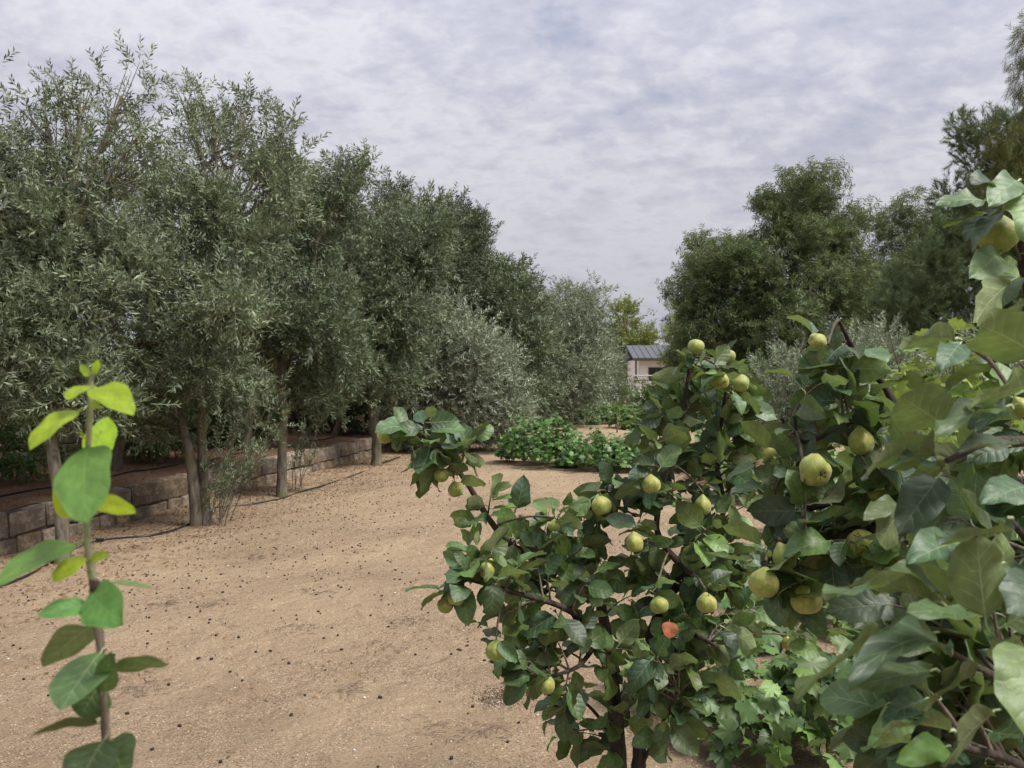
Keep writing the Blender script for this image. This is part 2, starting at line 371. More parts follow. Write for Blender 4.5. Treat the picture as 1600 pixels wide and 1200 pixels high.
def mat_stone(name, a, b, s=1.0):
    t = NT(name); co = t.coord('Object'); r = t.n('ShaderNodeObjectInfo').outputs['Random']
    lv = t.n('ShaderNodeAttribute', attribute_name='lv').outputs['Fac']
    r = t.math('FRACT', t.math('ADD', r, lv))
    f = t.noise(co, 26 * s, 6, 0.7, 0.4); g = t.noise(co, 6 * s, 4, 0.6); fine = t.noise(co, 120, 3, 0.7)
    c = t.mix(t.ramp(f, [(0.34, 0), (0.66, 1)]), a, b)
    c = t.mix(t.ramp(g, [(0.46, 0.65), (0.62, 0)]), c, tuple(x * 0.45 for x in a))
    pale = t.ramp(t.noise(co, 11 * s, 5, 0.7), [(0.60, 0), (0.70, 0.4)])
    c = t.mix(pale, c, (0.40, 0.34, 0.27))
    hs = t.n('ShaderNodeHueSaturation'); t.set(hs.inputs['Color'], c); t.set(hs.inputs['Value'], t.math('MULTIPLY_ADD', r, 0.65, 0.66))
    t.set(hs.inputs['Saturation'], t.math('MULTIPLY_ADD', t.math('FRACT', t.math('MULTIPLY', r, 5.3)), 0.5, 0.72))
    h = t.math('ADD', t.math('MULTIPLY', f, 1.0), t.math('MULTIPLY', fine, 0.3))
    return t.done(t.bsdf(hs.outputs[0], 0.92, t.bump(h, 0.9, 0.025), 0.2))
def mat_plain(name, c, rough=0.6, spec=0.5, metal=0.0, nz=12, amt=0.25, bump=0.1):
    t = NT(name); co = t.coord('Object'); f = t.noise(co, nz, 5, 0.6)
    col = t.mix(t.math('MULTIPLY', t.ramp(f, [(0.35, 1), (0.65, 0)]), amt), c, tuple(x * 0.4 for x in c))
    return t.done(t.bsdf(col, rough, t.bump(f, bump, 0.01), spec, Metallic=metal))
def mat_fruit():
    t = NT('quince_skin'); co = t.coord('Object'); r = t.n('ShaderNodeObjectInfo').outputs['Random']
    sp = t.n('ShaderNodeSeparateXYZ'); t.l(co, sp.inputs[0])
    f = t.noise(co, 1.8, 4, 0.55); g = t.noise(co, 14, 3, 0.7)
    c = t.mix(r, (0.20, 0.26, 0.04), (0.37, 0.37, 0.068))
    c = t.mix(t.ramp(f, [(0.40, 0.75), (0.62, 0)]), c, (0.17, 0.23, 0.035))
    c = t.mix(t.ramp(t.noise(co, 1.4, 3, 0.5), [(0.42, 0.0), (0.62, 0.55)]), c, (0.30, 0.24, 0.05))
    fuzz = t.ramp(t.noise(co, 3.2, 5, 0.75), [(0.52, 0), (0.72, 0.5)])
    c = t.mix(fuzz, c, (0.50, 0.47, 0.25))
    rust = t.ramp(t.noise(co, 4.5, 3, 0.6), [(0.66, 0), (0.70, 0.8)])
    c = t.mix(rust, c, (0.17, 0.10, 0.03))
    return t.done(t.bsdf(c, 0.55, t.bump(t.math('ADD', f, t.math('MULTIPLY', g, 0.25)), 0.25, 0.006), 0.4, **{'Sheen Weight': 0.25, 'Sheen Roughness': 0.5, 'Subsurface Weight': 0.08, 'Subsurface Radius': (0.01, 0.01, 0.004), 'Subsurface Scale': 0.4}))
M['sand'] = mat_ground(); M['soil'] = mat_soil()
M['stone'] = mat_stone('wall_stone', (0.23, 0.17, 0.12), (0.44, 0.345, 0.25))
M['block'] = mat_stone('limestone_block', (0.22, 0.165, 0.115), (0.42, 0.33, 0.23), 0.8)
M['mortar'] = mat_plain('mortar', (0.10, 0.082, 0.066), 0.95, 0.1, nz=40, amt=0.6, bump=0.6)
M['hose'] = mat_plain('black_hose', (0.012, 0.012, 0.013), 0.45, 0.5, nz=30)
M['fruit'] = mat_fruit()
M['calyx'] = mat_plain('calyx', (0.055, 0.035, 0.02), 0.9, 0.2, nz=200, amt=0.5, bump=0.5)
M['pip'] = mat_plain('fallen_olive', (0.018, 0.012, 0.011), 0.6, 0.4, nz=90)
M['pebble'] = mat_plain('pale_pebble', (0.55, 0.50, 0.43), 0.8, 0.3, nz=60)
M['plaster'] = mat_plain('plaster', (0.78, 0.74, 0.71), 0.9, 0.2, nz=1.2, amt=0.15)
M['roof'] = mat_plain('grey_roof_sheet', (0.10, 0.105, 0.12), 0.75, 0.2, nz=3, amt=0.2)
M['glass'] = mat_plain('window_glass', (0.03, 0.035, 0.04), 0.12, 0.6, nz=2, amt=0.1, bump=0.0)
M['darkframe'] = mat_plain('dark_frame', (0.05, 0.048, 0.045), 0.6, nz=10)
M['white'] = mat_plain('white_metal', (0.68, 0.68, 0.64), 0.5, nz=8, amt=0.15)
M['timber'] = mat_plain('timber', (0.42, 0.33, 0.16), 0.8, 0.3, nz=14, amt=0.5)
M['stake'] = mat_plain('grey_stake', (0.16, 0.12, 0.09), 0.9, 0.2, nz=20, amt=0.5)
M['blue'] = mat_plain('blue_plastic', (0.03, 0.10, 0.36), 0.4, nz=10, amt=0.1)
M['grapes'] = mat_plain('grape_berry', (0.32, 0.34, 0.10), 0.35, 0.5, nz=40, amt=0.2, bump=0.0)

# ------------------------------------------------------------------ setting: ground, terrace
def axis(a, b, fine0, fine1, d):
    g = list(np.arange(fine0, fine1 + d / 2, d)); s = d
    x = fine1
    while x < b: s *= 1.35; x += s; g.append(x)
    x = fine0; s = d
    while x > a: s *= 1.35; x -= s; g.insert(0, x)
    return np.array(g)
def grid_sheet(name, xs, ys, zf, mat):
    X, Y = np.meshgrid(xs, ys); V = np.stack([X, Y, zf(X, Y)], -1).reshape(-1, 3)
    nx, ny = len(xs), len(ys); i = np.arange(ny - 1)[:, None] * nx + np.arange(nx - 1)[None]
    F = np.stack([i, i + 1, i + 1 + nx, i + nx], -1).reshape(-1, 4)
    m = MB(); m.add(V, F, V[:, :2].copy()); o = m.build(name, mat); o['kind'] = 'structure'; return o
grid_sheet('ground', axis(-500, 500, -7, 7, 0.12), axis(-200, 900, 0.5, 20, 0.12), hgt, M['sand'])

D = nrm(np.array((0.165, 0.986, 0.0))); NRM = np.array((-D[1], D[0], 0.0))   # along the wall, and away from the garden
W0 = np.array((-4.75, 7.2, 0.0))
def W(t, o=0.0, z=0.0): return W0 + D * t + NRM * o + np.array((0, 0, z))
def sstep(x, a, b):
    u = np.clip((x - a) / (b - a), 0, 1); return u * u * (3 - 2 * u)
TERR = 0.40
def terr_h(t, o):
    return TERR * (1 - sstep(t, 13.5, 17)) - 0.03 + 0.02 * np.sin(t * 1.9 + o * 2) + 0.015 * np.sin(t * 4.3 - o * 5) + 0.012 * o
def build_terrace():
    ts = np.arange(-5, 19, 0.2); os_ = np.arange(0.12, 6.2, 0.2)
    T, O = np.meshgrid(ts, os_); Z = terr_h(T, O)
    V = W0[None, None] + T[..., None] * D + O[..., None] * NRM; V[..., 2] = Z
    nx, ny = len(ts), len(os_); i = np.arange(ny - 1)[:, None] * nx + np.arange(nx - 1)[None]
    F = np.stack([i, i + 1, i + 1 + nx, i + nx], -1).reshape(-1, 4)
    m = MB(); m.add(V.reshape(-1, 3), F); o = m.build('terrace', M['soil']); o['kind'] = 'structure'
build_terrace()

def build_low_wall():
    rng = np.random.default_rng(3)
    t_ = thing('low_stone_wall', 'low two-course retaining wall of tan stone blocks holding the raised olive terrace', 'wall', W(-4))
    core = MB()
    for a in np.arange(-4.6, 14.6, 0.8):
        core.box(W(a + .4, 0.13, 0.14), np.array([D, NRM, (0, 0, 1)]), (0.402, 0.095, 0.24), mat=0)
    core.build('mortar', M['mortar'], t_, smooth=False)
    for course, (z0, h, l0) in enumerate(((-0.10, 0.235, 0.30), (0.148, 0.245, 0.47))):
        a = -4.6 + 0.2 * course
        while a < 14.4:
            l = l0 * rng.uniform(0.75, 1.3); gap = 0.018
            m = MB(); hh = h * rng.uniform(0.93, 1.05)
            c = W(a + l / 2, 0.125 + rng.uniform(-0.014, 0.014), z0 + hh / 2 + rng.uniform(-0.008, 0.008))
            tilt = rng.uniform(-0.025, 0.025); ax = np.array([D * math.cos(tilt) + np.array((0, 0, math.sin(tilt))), NRM, np.array((0, 0, math.cos(tilt))) - D * math.sin(tilt)])
            m.box(np.zeros(3), ax, (l / 2 - gap / 2, 0.125, hh / 2), 0.012, rng, 0.018)
            o = m.build('stone_block', M['stone'], None, smooth=False); o.parent = t_; o.location = Vector(c) - t_.location
            a += l
build_low_wall()

def build_back_wall():
    rng = np.random.default_rng(5); OFF = 2.6; blocks = []
    t_ = thing('perimeter_wall', 'tall boundary wall of coursed limestone blocks in the shade behind the olive trees', 'wall', W(-5, OFF, 0.3))
    core = MB()
    for a in np.arange(-5, 32, 1.0):
        core.box(W(a + .5, OFF + 0.13, 0.95), np.array([D, NRM, (0, 0, 1)]), (0.502, 0.10, 1.05), mat=0)
    core.build('mortar', M['mortar'], t_, smooth=False)
    for k in range(10):
        z = 0.10 + 0.2 * k; a = -5 + (k % 2) * 0.2
        while a < 31.5:
            l = 0.4 * rng.uniform(0.9, 1.12); blocks.append((a, l, z, k)); a += l
    key = lambda b: (0 if 2 <= b[3] <= 8 else 50) + abs(b[0] - 3)
    blocks.sort(key=key); rest = MB()
    ax = np.array([D, NRM, (0, 0, 1.0)])
    protos = []
    for q in range(6):
        m = MB(); m.box(np.zeros(3), ax, (0.195, 0.13, 0.094), 0.006, rng, 0.012); protos.append(m.mesh('limestone_block', M['block'], False))
    for i, (a, l, z, k) in enumerate(blocks):
        c = W(a + l / 2, OFF + 0.125 + rng.uniform(-0.008, 0.008), z + 0.1)
        if i < 300:
            o = bpy.data.objects.new('limestone_block', protos[i % 6]); COL.objects.link(o); o.parent = t_; o.location = Vector(c) - t_.location
        else: rest.box(c, ax, (l / 2 - 0.007, 0.13, 0.094), 0.006, rng, 0.012, lv=rng.random())
    rest.build('far_blocks', M['block'], t_, smooth=False, kind='stuff')
build_back_wall()

# ------------------------------------------------------------------ leaf shapes
def grid_leaf(L=1.0, Wd=0.6, nu=4, nv=8, bend=0.5, fold=0.25, wave=0.03, pet=0.18, tipx=0.78, seed=0, twist=0.0):
    """broad oval leaf along +y, normal +z, origin at the foot of its stalk; returns V, F, uv"""
    r = np.random.default_rng(seed); V = []; UV = []
    ph = r.uniform(0, 6.28, 4)
    for i in range(nv + 1):
        v = i / nv; s = math.sin(math.pi * min(1, v ** tipx)) ** 0.62 if 0 < v < 1 else 0.0
        if i == nv: s = 0.02
        if i == 0: s = 0.05
        w = Wd * 0.5 * s
        for j in range(nu + 1):
            u = j / nu * 2 - 1
            x = u * w; y = v
            z = fold * abs(x) + wave * math.sin(v * 9 + ph[0] + u * 1.3) * abs(u) ** 1.5 + wave * 0.8 * math.sin(v * 15 + ph[1] - u * 2) * abs(u) ** 2
            x *= 1 + 0.06 * math.sin(v * 11 + ph[2]) * (1 if u > 0 else -1)
            a = twist * v; x, z = x * math.cos(a) - z * math.sin(a), x * math.sin(a) + z * math.cos(a)
            th = bend * v
            if abs(bend) > 1e-3:
                R = 1.0 / bend; Y = (R + z) * math.sin(th); Z = (R + z) * math.cos(th) - R
            else: Y, Z = y, z
            V.append((x * L, (pet + Y) * L, Z * L)); UV.append(((u + 1) / 2, max(v, 0.001)))
    F = [(i * (nu + 1) + j, i * (nu + 1) + j + 1, (i + 1) * (nu + 1) + j + 1, (i + 1) * (nu + 1) + j) for i in range(nv) for j in range(nu)]
    b = len(V); pr = 0.016 * L
    for k, y in enumerate((0.0, pet * 0.5, pet * 1.15)):
        for j in range(3):
            a = 2.094 * j; zz = (0.03 * math.sin(k * 1.57)) * L - 0.008 * L
            V.append((math.cos(a) * pr, y * L, math.sin(a) * pr + zz)); UV.append((0.5, -0.05))
    F += [(b + k * 3 + j, b + k * 3 + (j + 1) % 3, b + (k + 1) * 3 + (j + 1) % 3, b + (k + 1) * 3 + j) for k in range(2) for j in range(3)]
    return np.array(V), np.array(F), np.array(UV)

def grape_leaf(seed=0, cup=0.18):
    r = np.random.default_rng(seed); n = 30; V = [(0, 0.22, 0.0)]; UV = [(0.5, 0.5)]
    lobes = [(0, 1.0, 0.5), (0.98, 0.9, 0.48), (-0.98, 0.9, 0.48), (2.0, 0.78, 0.48), (-2.0, 0.78, 0.48)]
    for i in range(n):
        a = -math.pi + 2 * math.pi * (i + 0.5) / n
        rad = 0.34 if abs(a) > 2.85 else 0.68
        for c, R, wd in lobes:
            rad = max(rad, R * (1 - 0.55 * (abs(a - c) / wd) ** 1.3) if abs(a - c) < wd else 0)
        rad *= (1.06 if i % 2 else 0.92) * r.uniform(0.94, 1.05)
        x, y = math.sin(a) * rad * 0.62, math.cos(a) * rad * 0.62
        ridge = min(abs(a - c) for c, _, _ in lobes)
        V.append((x, y + 0.22, -cup * (rad ** 2) + 0.10 * ridge * rad + r.uniform(-0.03, 0.03))); UV.append((x + .5, y + .5))
    F = [(0, 1 + (i + 1) % n, 1 + i) for i in range(n)]
    V += [(0.012, -0.25, -0.12), (-0.012, -0.25, -0.12), (0.0, 0.22, -0.004)]; UV += [(0.5, 0.5)] * 3
    F.append((n + 1, n + 2, n + 3))
    return np.array(V, float), np.array(F), np.array(UV)

LQ = [grid_leaf(1, w, 4, 7, b, f, wv, 0.17, tp, i, tw) for i, (w, b, f, wv, tp, tw) in enumerate((
    (0.66, 0.55, 0.22, 0.030, 0.80, 0.1), (0.60, 0.95, 0.30, 0.035, 0.74, -0.15), (0.72, 0.25, 0.12, 0.045, 0.84, 0.2),
    (0.64, -0.35, 0.30, 0.035, 0.78, 0.0), (0.56, 0.75, 0.55, 0.030, 0.76, 0.35), (0.68, 1.3, 0.20, 0.040, 0.80, -0.3),
    (0.70, 0.1, 0.40, 0.030, 0.82, -0.1), (0.62, 0.6, 0.08, 0.055, 0.70, 0.45)))]
def leaf_mesh(tup, name, mat):
    m = MB(); m.add(*tup); return m.mesh(name, mat)
LQ_ME = [leaf_mesh(t, 'quince_leaf', M['quince']) for t in LQ]
LG = [grape_leaf(s, c) for s, c in ((1, 0.15), (2, 0.28), (3, 0.05), (4, 0.35))]

def frames(d, up):
    """rotation matrices (k,3,3), columns x,y,z: y along d, z as near to up as can be"""
    y = nrm(d); x = nrm(np.cross(y, up)); z = np.cross(x, y)
    return np.stack([x, y, z], -1)

# ------------------------------------------------------------------ sprigs for the small-leaved trees
def sprig(rng, n=16, length=1.0, leaf=0.16, wid=0.23, spread=0.9, droop=0.0, twig=True, dbl=1):
    """numpy sprig along +z, unit length; quads for the leaves and a three-sided twig"""
    V = []; F = []
    lean = rng.uniform(-0.15, 0.15, 2)
    def at(t): return np.array((lean[0] * t * t, lean[1] * t * t, t * length - droop * t * t * 0.5))
    ang = rng.uniform(0, 6.28)
    for i in range(n):
        t = 0.12 + 0.88 * (i + rng.uniform(0, .6)) / n; ang += 2.4 + rng.uniform(-.5, .5)
        p = at(t); out = np.array((math.cos(ang), math.sin(ang), 0))
        sp = spread * (1 - 0.45 * t) * rng.uniform(.7, 1.2)
        d = nrm(np.array((0, 0, 1)) * math.cos(sp) + out * math.sin(sp) + np.array((0, 0, -droop * 0.9)))
        L = leaf * rng.uniform(.75, 1.2) * (1 - 0.3 * t * t); w = L * wid
        s = nrm(np.cross(d, rng.normal(size=3) * 0.5 + np.cross(out, d) + 1e-3)); nn = np.cross(s, d)
        b = len(V); V += [p, p + d * L * .45 + s * w / 2 + nn * L * 0.03, p + d * L, p + d * L * .45 - s * w / 2 + nn * L * 0.03]
        F.append((b, b + 1, b + 2, b + 3))
    if twig:
        for k in range(2):
            t0, t1 = k / 2, (k + 1) / 2; r = 0.006; b = len(V); p0, p1 = at(t0), at(t1)
            V += [p0 + (r, 0, 0), p0 + (-r, r * .8, 0), p1 + (-r, r * .8, 0), p1 + (r, 0, 0)]; F.append((b, b + 1, b + 2, b + 3))
    return np.array(V), np.array(F)

def scatter_sprigs(mb, pts, dirs, lens, rng, kinds, mat=0):
    k = len(pts); which = rng.integers(0, len(kinds), k); roll = rng.uniform(0, 6.28, k)
    z = nrm(dirs); ref = np.where(np.abs(z[:, 2:3]) < 0.9, np.array((0, 0, 1.0)), np.array((1.0, 0, 0)))
    x = nrm(np.cross(ref, z)); y = np.cross(z, x)
    c, s = np.cos(roll)[:, None], np.sin(roll)[:, None]
    X = x * c + y * s; Yv = np.cross(z, X)
    R = np.stack([X, Yv, z], -1) * lens[:, None, None]
    for q, (V, F) in enumerate(kinds):
        i = np.where(which == q)[0]
        if len(i): mb.inst(V, F, np.zeros((len(V), 2)), R[i], pts[i], rng.random(len(i)), mat)

def lobe_points(rng, lobe, n, shell=0.5):
    c = np.array(lobe[:3], float); r = np.array(lobe[3:6], float)
    u = nrm(rng.normal(size=(n, 3))); rad = shell + (1 - shell) * rng.random(n) ** 0.6
    rad *= 1 + 0.13 * np.sin(u[:, 0] * 5 + c[0] * 7) * np.sin(u[:, 1] * 5 + c[1] * 3) + 0.10 * np.sin(u[:, 2] * 9 + c[2] * 5 + u[:, 0] * 6)
    return c + u * rad[:, None] * r, u, rad

def make_tree(name, label, cat, base, trunks, lobes, leafmat, barkmat, kinds, slen, group=None, up=0.55, out=0.6, rnd=0.45, seed=1,
              density=1.0, shell=0.45, stray=0.07, clus_r=0.27, limbs=True, droop_low=0.5, clusters=0, extra=None, limb_r=0.035):
    """a tree: each trunk a mesh, one mesh of limbs, one mesh of leaves.  lobes: (x,y,z,rx,ry,rz,n) relative to base"""
    rng = np.random.default_rng(seed); base = np.asarray(base, float)
    t = thing(name, label, cat, base, group)
    tops = []
    for pts, r0, r1 in trunks:
        m = MB(); p = spline(np.asarray(pts, float) + base, 5); rr = np.linspace(r0, r1, len(p)); rr[0] *= 1.45; rr[1] *= 1.18
        m.tube(p, rr, seg=10, wob=0.07, rng=rng); m.build('trunk', barkmat, t)
        tops += [q for q in p[len(p) // 2:]]
    tops = np.array(tops)
    lm = MB(); fm = MB()
    for lb in lobes:
        n = max(4, int(lb[6] * density)); lobe = (base[0] + lb[0], base[1] + lb[1], base[2] + lb[2]) + tuple(lb[3:6])
        c = np.array(lobe[:3])
        if clusters:
            kc = max(3, int(clusters * (1 + n / 400))); cc, cu, _ = lobe_points(rng, lobe, kc, 0.55)
            cr = np.mean(lobe[3:6]) * clus_r
            i = rng.integers(0, kc, n); off = rng.normal(size=(n, 3)) * cr * np.array((.62, .62, .5)); pts = cc[i] + off; u = nrm(cu[i] * 0.5 + nrm(off))
        else:
            pts, u, _ = lobe_points(rng, lobe, n, shell)
        far_ = rng.random(n) < stray; pts[far_] = c + (pts[far_] - c) * rng.uniform(1.05, 1.4, (far_.sum(), 1))
        low = np.clip(-u[:, 2:3], 0, 1) * droop_low
        d = u * out + np.array((0, 0, 1.0)) * (up - low * 1.5) + rng.normal(size=(n, 3)) * rnd
        keep = pts[:, 2] > base[2] + 0.12
        ln = slen * rng.uniform(0.65, 1.3, n)
        scatter_sprigs(fm, pts[keep], d[keep], ln[keep], rng, kinds)
        if limbs:
            k = np.argmin(np.linalg.norm(tops - c - np.array((0, 0, -0.3)), axis=1)); a = tops[k]
            mid = (a + c) / 2 + np.array((0, 0, 0.12 * np.linalg.norm(c - a)))
            rr = limb_r * (0.6 + 0.5 * np.mean(lobe[3:6]))
            lm.tube(bez(a, mid, c, 6), rr, rr * .4, 5, cap=False)
            for j in rng.choice(len(pts), min(len(pts), 16), replace=False):
                s = a + (c - a) * rng.uniform(.5, 1.0)
                lm.tube(bez(s, (s + pts[j]) / 2 + rng.normal(size=3) * .06 * np.mean(lobe[3:6]), pts[j], 5), rr * .4, rr * .1, 4, cap=False)
    if extra: extra(t, lm, fm, rng)
    if lm.n: lm.build('limbs', barkmat, t)
    fm.build('crown', leafmat, t, kind='stuff', smooth=False)
    return t

R0 = np.random.default_rng(11)
SP_OLIVE = [sprig(R0, 15, 1, 0.30, 0.26, 1.0, 0.15) for _ in range(10)]
SP_OLIVE_FAR = [sprig(R0, 13, 1, 0.30, 0.28, 0.95, 0.1) for _ in range(8)]
SP_SHRUB = [sprig(R0, 13, 1, 0.30, 0.48, 1.0) for _ in range(6)]
SP_EUC = [sprig(R0, 15, 1, 0.30, 0.22, 0.9, 0.75) for _ in range(8)]
SP_POP = [sprig(R0, 14, 1, 0.22, 0.7, 1.1) for _ in range(5)]
SP_WEEP = [sprig(R0, 20, 1, 0.34, 0.07, 0.45, 0.5) for _ in range(5)]
def pine_tuft(rng, n=44):
    V = []; F = []
    for i in range(n):
        t = rng.uniform(0.1, 0.85); a = rng.uniform(0, 6.28); o = np.array((math.cos(a), math.sin(a), 0)); sp = rng.uniform(.35, .95)
        d = nrm(np.array((0, 0, math.cos(sp))) + o * math.sin(sp)); p = np.array((0, 0, t)); s = nrm(np.cross(d, rng.normal(size=3))) * 0.017
        b = len(V); V += [p - s, p + s, p + d * .45]; F.append((b, b + 1, b + 2))
    return np.array(V), np.array(F)
SP_PINE = [pine_tuft(R0) for _ in range(6)]

# ------------------------------------------------------------------ the olive rows on the left
def lobes_px(base, specs, dens):
    """lobes given as (px x, px y, dY, radius px x, radius px y, depth m)"""
    out = []
    for x, y, dy, rx, ry, rz in specs:
        Y = base[1] + dy; c = P(x, y, Y) - np.asarray(base); k = Y / FPX
        a, b = rx * k, ry * k
        thin = 0.36 if (y < 215 and x < 500) else 0.55 if (y < 290 and x < 500) else 1.0            # open tops with sky showing through
        out.append((c[0], c[1], c[2], a, rz, b, int(dens * thin * (a * b * math.pi) + 8)))
    return out

def trunk_px(base, pts):
    return [tuple(P(x, y, base[1] + dy) - np.asarray(base)) for x, y, dy in pts]

GO = 'olive trees in the row beside the sand'
def olives():
    # two-stemmed olive beside the shoot, by the near end of the low wall
    b = G(98, 876)
    make_tree('olive_tree', 'tall-crowned olive leaning beside the low wall where its blocks are largest', 'tree', b,
        [([(0, 0, -.1), *trunk_px(b, [(96, 800, 0), (82, 700, .1), (70, 600, .2), (75, 480, .3), (110, 380, .4)])], 0.064, 0.035)],
        lobes_px(b, [(70, 185, .6, 36, 45, .4), (125, 160, .7, 34, 45, .4), (190, 150, .8, 36, 48, .4), (228, 200, .8, 24, 45, .3), (100, 260, .6, 80, 60, .6), (190, 270, .8, 65, 65, .6), (40, 350, .3, 75, 70, .6), (130, 370, .5, 80, 65, .6), (210, 390, .6, 50, 60, .5), (30, 470, 0, 85, 60, .6), (130, 480, .2, 70, 55, .6), (20, 570, -.1, 80, 48, .5), (120, 575, .1, 60, 42, .5), (-60, 300, .3, 70, 120, .7), (-50, 500, .2, 80, 110, .6), (40, 625, -.1, 60, 28, .4), (150, 625, .1, 50, 34, .4)], 600),
        M['olive'], M['olive_bark'], SP_OLIVE, 0.24, GO, seed=21, up=.4, rnd=.55, clusters=7, clus_r=.30)
    b = G(308, 822)
    def suckers(t, lm, fm, rng):
        m = MB()
        for i in range(17):
            a = G(rng.uniform(300, 360), rng.uniform(806, 826)); tip = P(rng.uniform(300, 455), rng.uniform(600, 760), a[1] + rng.uniform(-.35, .35))
            c = bez(a, (a + tip) / 2 + np.array((-.06, 0, .1)), tip, 7); m.tube(c, .006, .002, 4, cap=False)
            q = c[2:]; q = np.repeat(q, 3, 0) + rng.normal(size=(len(q) * 3, 3)) * .02; dd = nrm(tip - a) + rng.normal(size=q.shape) * .45
            scatter_sprigs(fm, q, dd, rng.uniform(.12, .24, len(q)), rng, SP_OLIVE)
        m.build('sucker_shoots', M['twig'], t)
    make_tree('olive_tree', 'forked olive with leafy sucker shoots springing from its foot beside the black hose', 'tree', b,
        [([(0, 0, -.1), *trunk_px(b, [(303, 760, 0), (292, 690, .05), (268, 610, .15), (250, 520, .25), (240, 420, .4)])], 0.068, 0.035),
         ([(0.09, 0.03, -.1), *trunk_px(b, [(318, 755, .1), (316, 690, .15), (312, 600, .2), (318, 500, .3), (345, 380, .4)])], 0.065, 0.035)],
        lobes_px(b, [(292, 165, .7, 16, 36, .3), (332, 170, .7, 22, 38, .3), (378, 185, .8, 24, 42, .3), (425, 230, .8, 32, 40, .4), (458, 225, .8, 18, 30, .3), (350, 255, .6, 48, 50, .5), (430, 300, .6, 42, 45, .5), (300, 340, .3, 55, 55, .6), (375, 365, .4, 60, 55, .6), (270, 440, 0, 65, 55, .6), (350, 470, -.2, 60, 50, .6), (220, 530, -.3, 65, 48, .5), (300, 560, -.2, 55, 42, .5), (370, 480, -.8, 45, 26, .4), (230, 610, -.1, 55, 32, .5), (250, 660, .1, 34, 30, .3), (360, 585, .3, 45, 40, .5)], 560),
        M['olive'], M['olive_bark'], SP_OLIVE, 0.27, GO, seed=22, extra=suckers, up=.4, rnd=.55, clusters=7, clus_r=.30)
    def sprouts(t, lm, fm, rng):
        m = MB()
        for i in range(9):
            a = G(rng.uniform(452, 476), rng.uniform(752, 768)); tip = P(rng.uniform(460, 512), rng.uniform(625, 715), a[1] + rng.uniform(-.2, .3))
            c = bez(a, (a + tip) / 2 + np.array((-.05, 0, .1)), tip, 7); m.tube(c, .005, .002, 4, cap=False)
            q = np.repeat(c[2:], 2, 0) + rng.normal(size=(10, 3)) * .015; scatter_sprigs(fm, q, nrm(tip - a) + rng.normal(size=q.shape) * .45, rng.uniform(.10, .2, len(q)), rng, SP_OLIVE)
        m.build('sucker_shoots', M['twig'], t)
    b = G(440, 777)
    make_tree('olive_tree', 'olive with a single straight lichen-flecked trunk touching the black hose', 'tree', b,
        [([(0, 0, -.1), *trunk_px(b, [(441, 700, 0), (443, 640, 0), (438, 580, .05), (450, 540, .1)])], 0.068, 0.052),
         ([*trunk_px(b, [(438, 585, .05), (420, 540, 0), (400, 480, .1), (390, 400, .2)])], 0.045, 0.028),
         ([*trunk_px(b, [(440, 580, .05), (460, 540, .1), (480, 470, .3), (495, 380, .4)])], 0.05, 0.028)],
        lobes_px(b, [(420, 440, .2, 60, 55, .7), (490, 470, .2, 60, 55, .7), (380, 525, -.2, 50, 40, .6), (470, 360, .5, 55, 55, .7), (535, 330, .8, 34, 45, .5), (550, 275, .9, 14, 30, .3), (570, 262, .9, 10, 24, .3), (515, 290, .9, 18, 34, .4), (520, 540, 0, 50, 45, .6), (405, 470, -.7, 40, 24, .4), (455, 520, 0, 50, 40, .6), (520, 605, .5, 45, 40, .6), (395, 600, .7, 40, 40, .5)], 520),
        M['olive_green'], M['olive_bark'], SP_OLIVE, 0.30, GO, seed=23, extra=sprouts, up=.4, rnd=.55, clusters=7, clus_r=.30)
    b = G(588, 728)
    make_tree('olive_tree', 'olive with a slim leaning trunk where the low wall and the hose run out', 'tree', b,
        [([(0, 0, -.1), *trunk_px(b, [(588, 680, 0), (580, 630, .1), (572, 570, .2), (575, 500, .3)])], 0.10, 0.06)],
        lobes_px(b, [(560, 470, .3, 80, 85, 1), (620, 450, .5, 70, 80, 1), (540, 400, .5, 55, 65, .9), (590, 560, .1, 75, 50, .9), (640, 380, .8, 60, 50, .9)], 520),
        M['olive_green'], M['olive_bark'], SP_OLIVE_FAR, 0.36, GO, seed=24, up=.45, rnd=.55, clusters=12)
    b = G(700, 706); b[2] = hgt(b[0], b[1])
    make_tree('olive_tree', 'low bushy silver-leaved olive between the slim leaning trunk and the grapevine row', 'tree', b,
        [([(0, 0, -.1), *trunk_px(b, [(702, 660, 0), (698, 620, .05), (690, 570, .1)])], 0.08, 0.045), ([(.2, .1, -.1), *trunk_px(b, [(730, 660, .1), (735, 610, .1), (725, 560, .2)])], 0.06, 0.035)],
        lobes_px(b, [(685, 560, -.2, 85, 70, 1.1), (740, 590, -.1, 55, 65, .9), (640, 590, 0, 50, 60, .8), (690, 640, .3, 85, 45, .8), (670, 520, .1, 40, 40, .7), (770, 650, .2, 50, 40, .7)], 620),
        M['olive_pale'], M['olive_bark'], SP_OLIVE_FAR, 0.36, GO, seed=25, up=.55, rnd=.55, clusters=14)
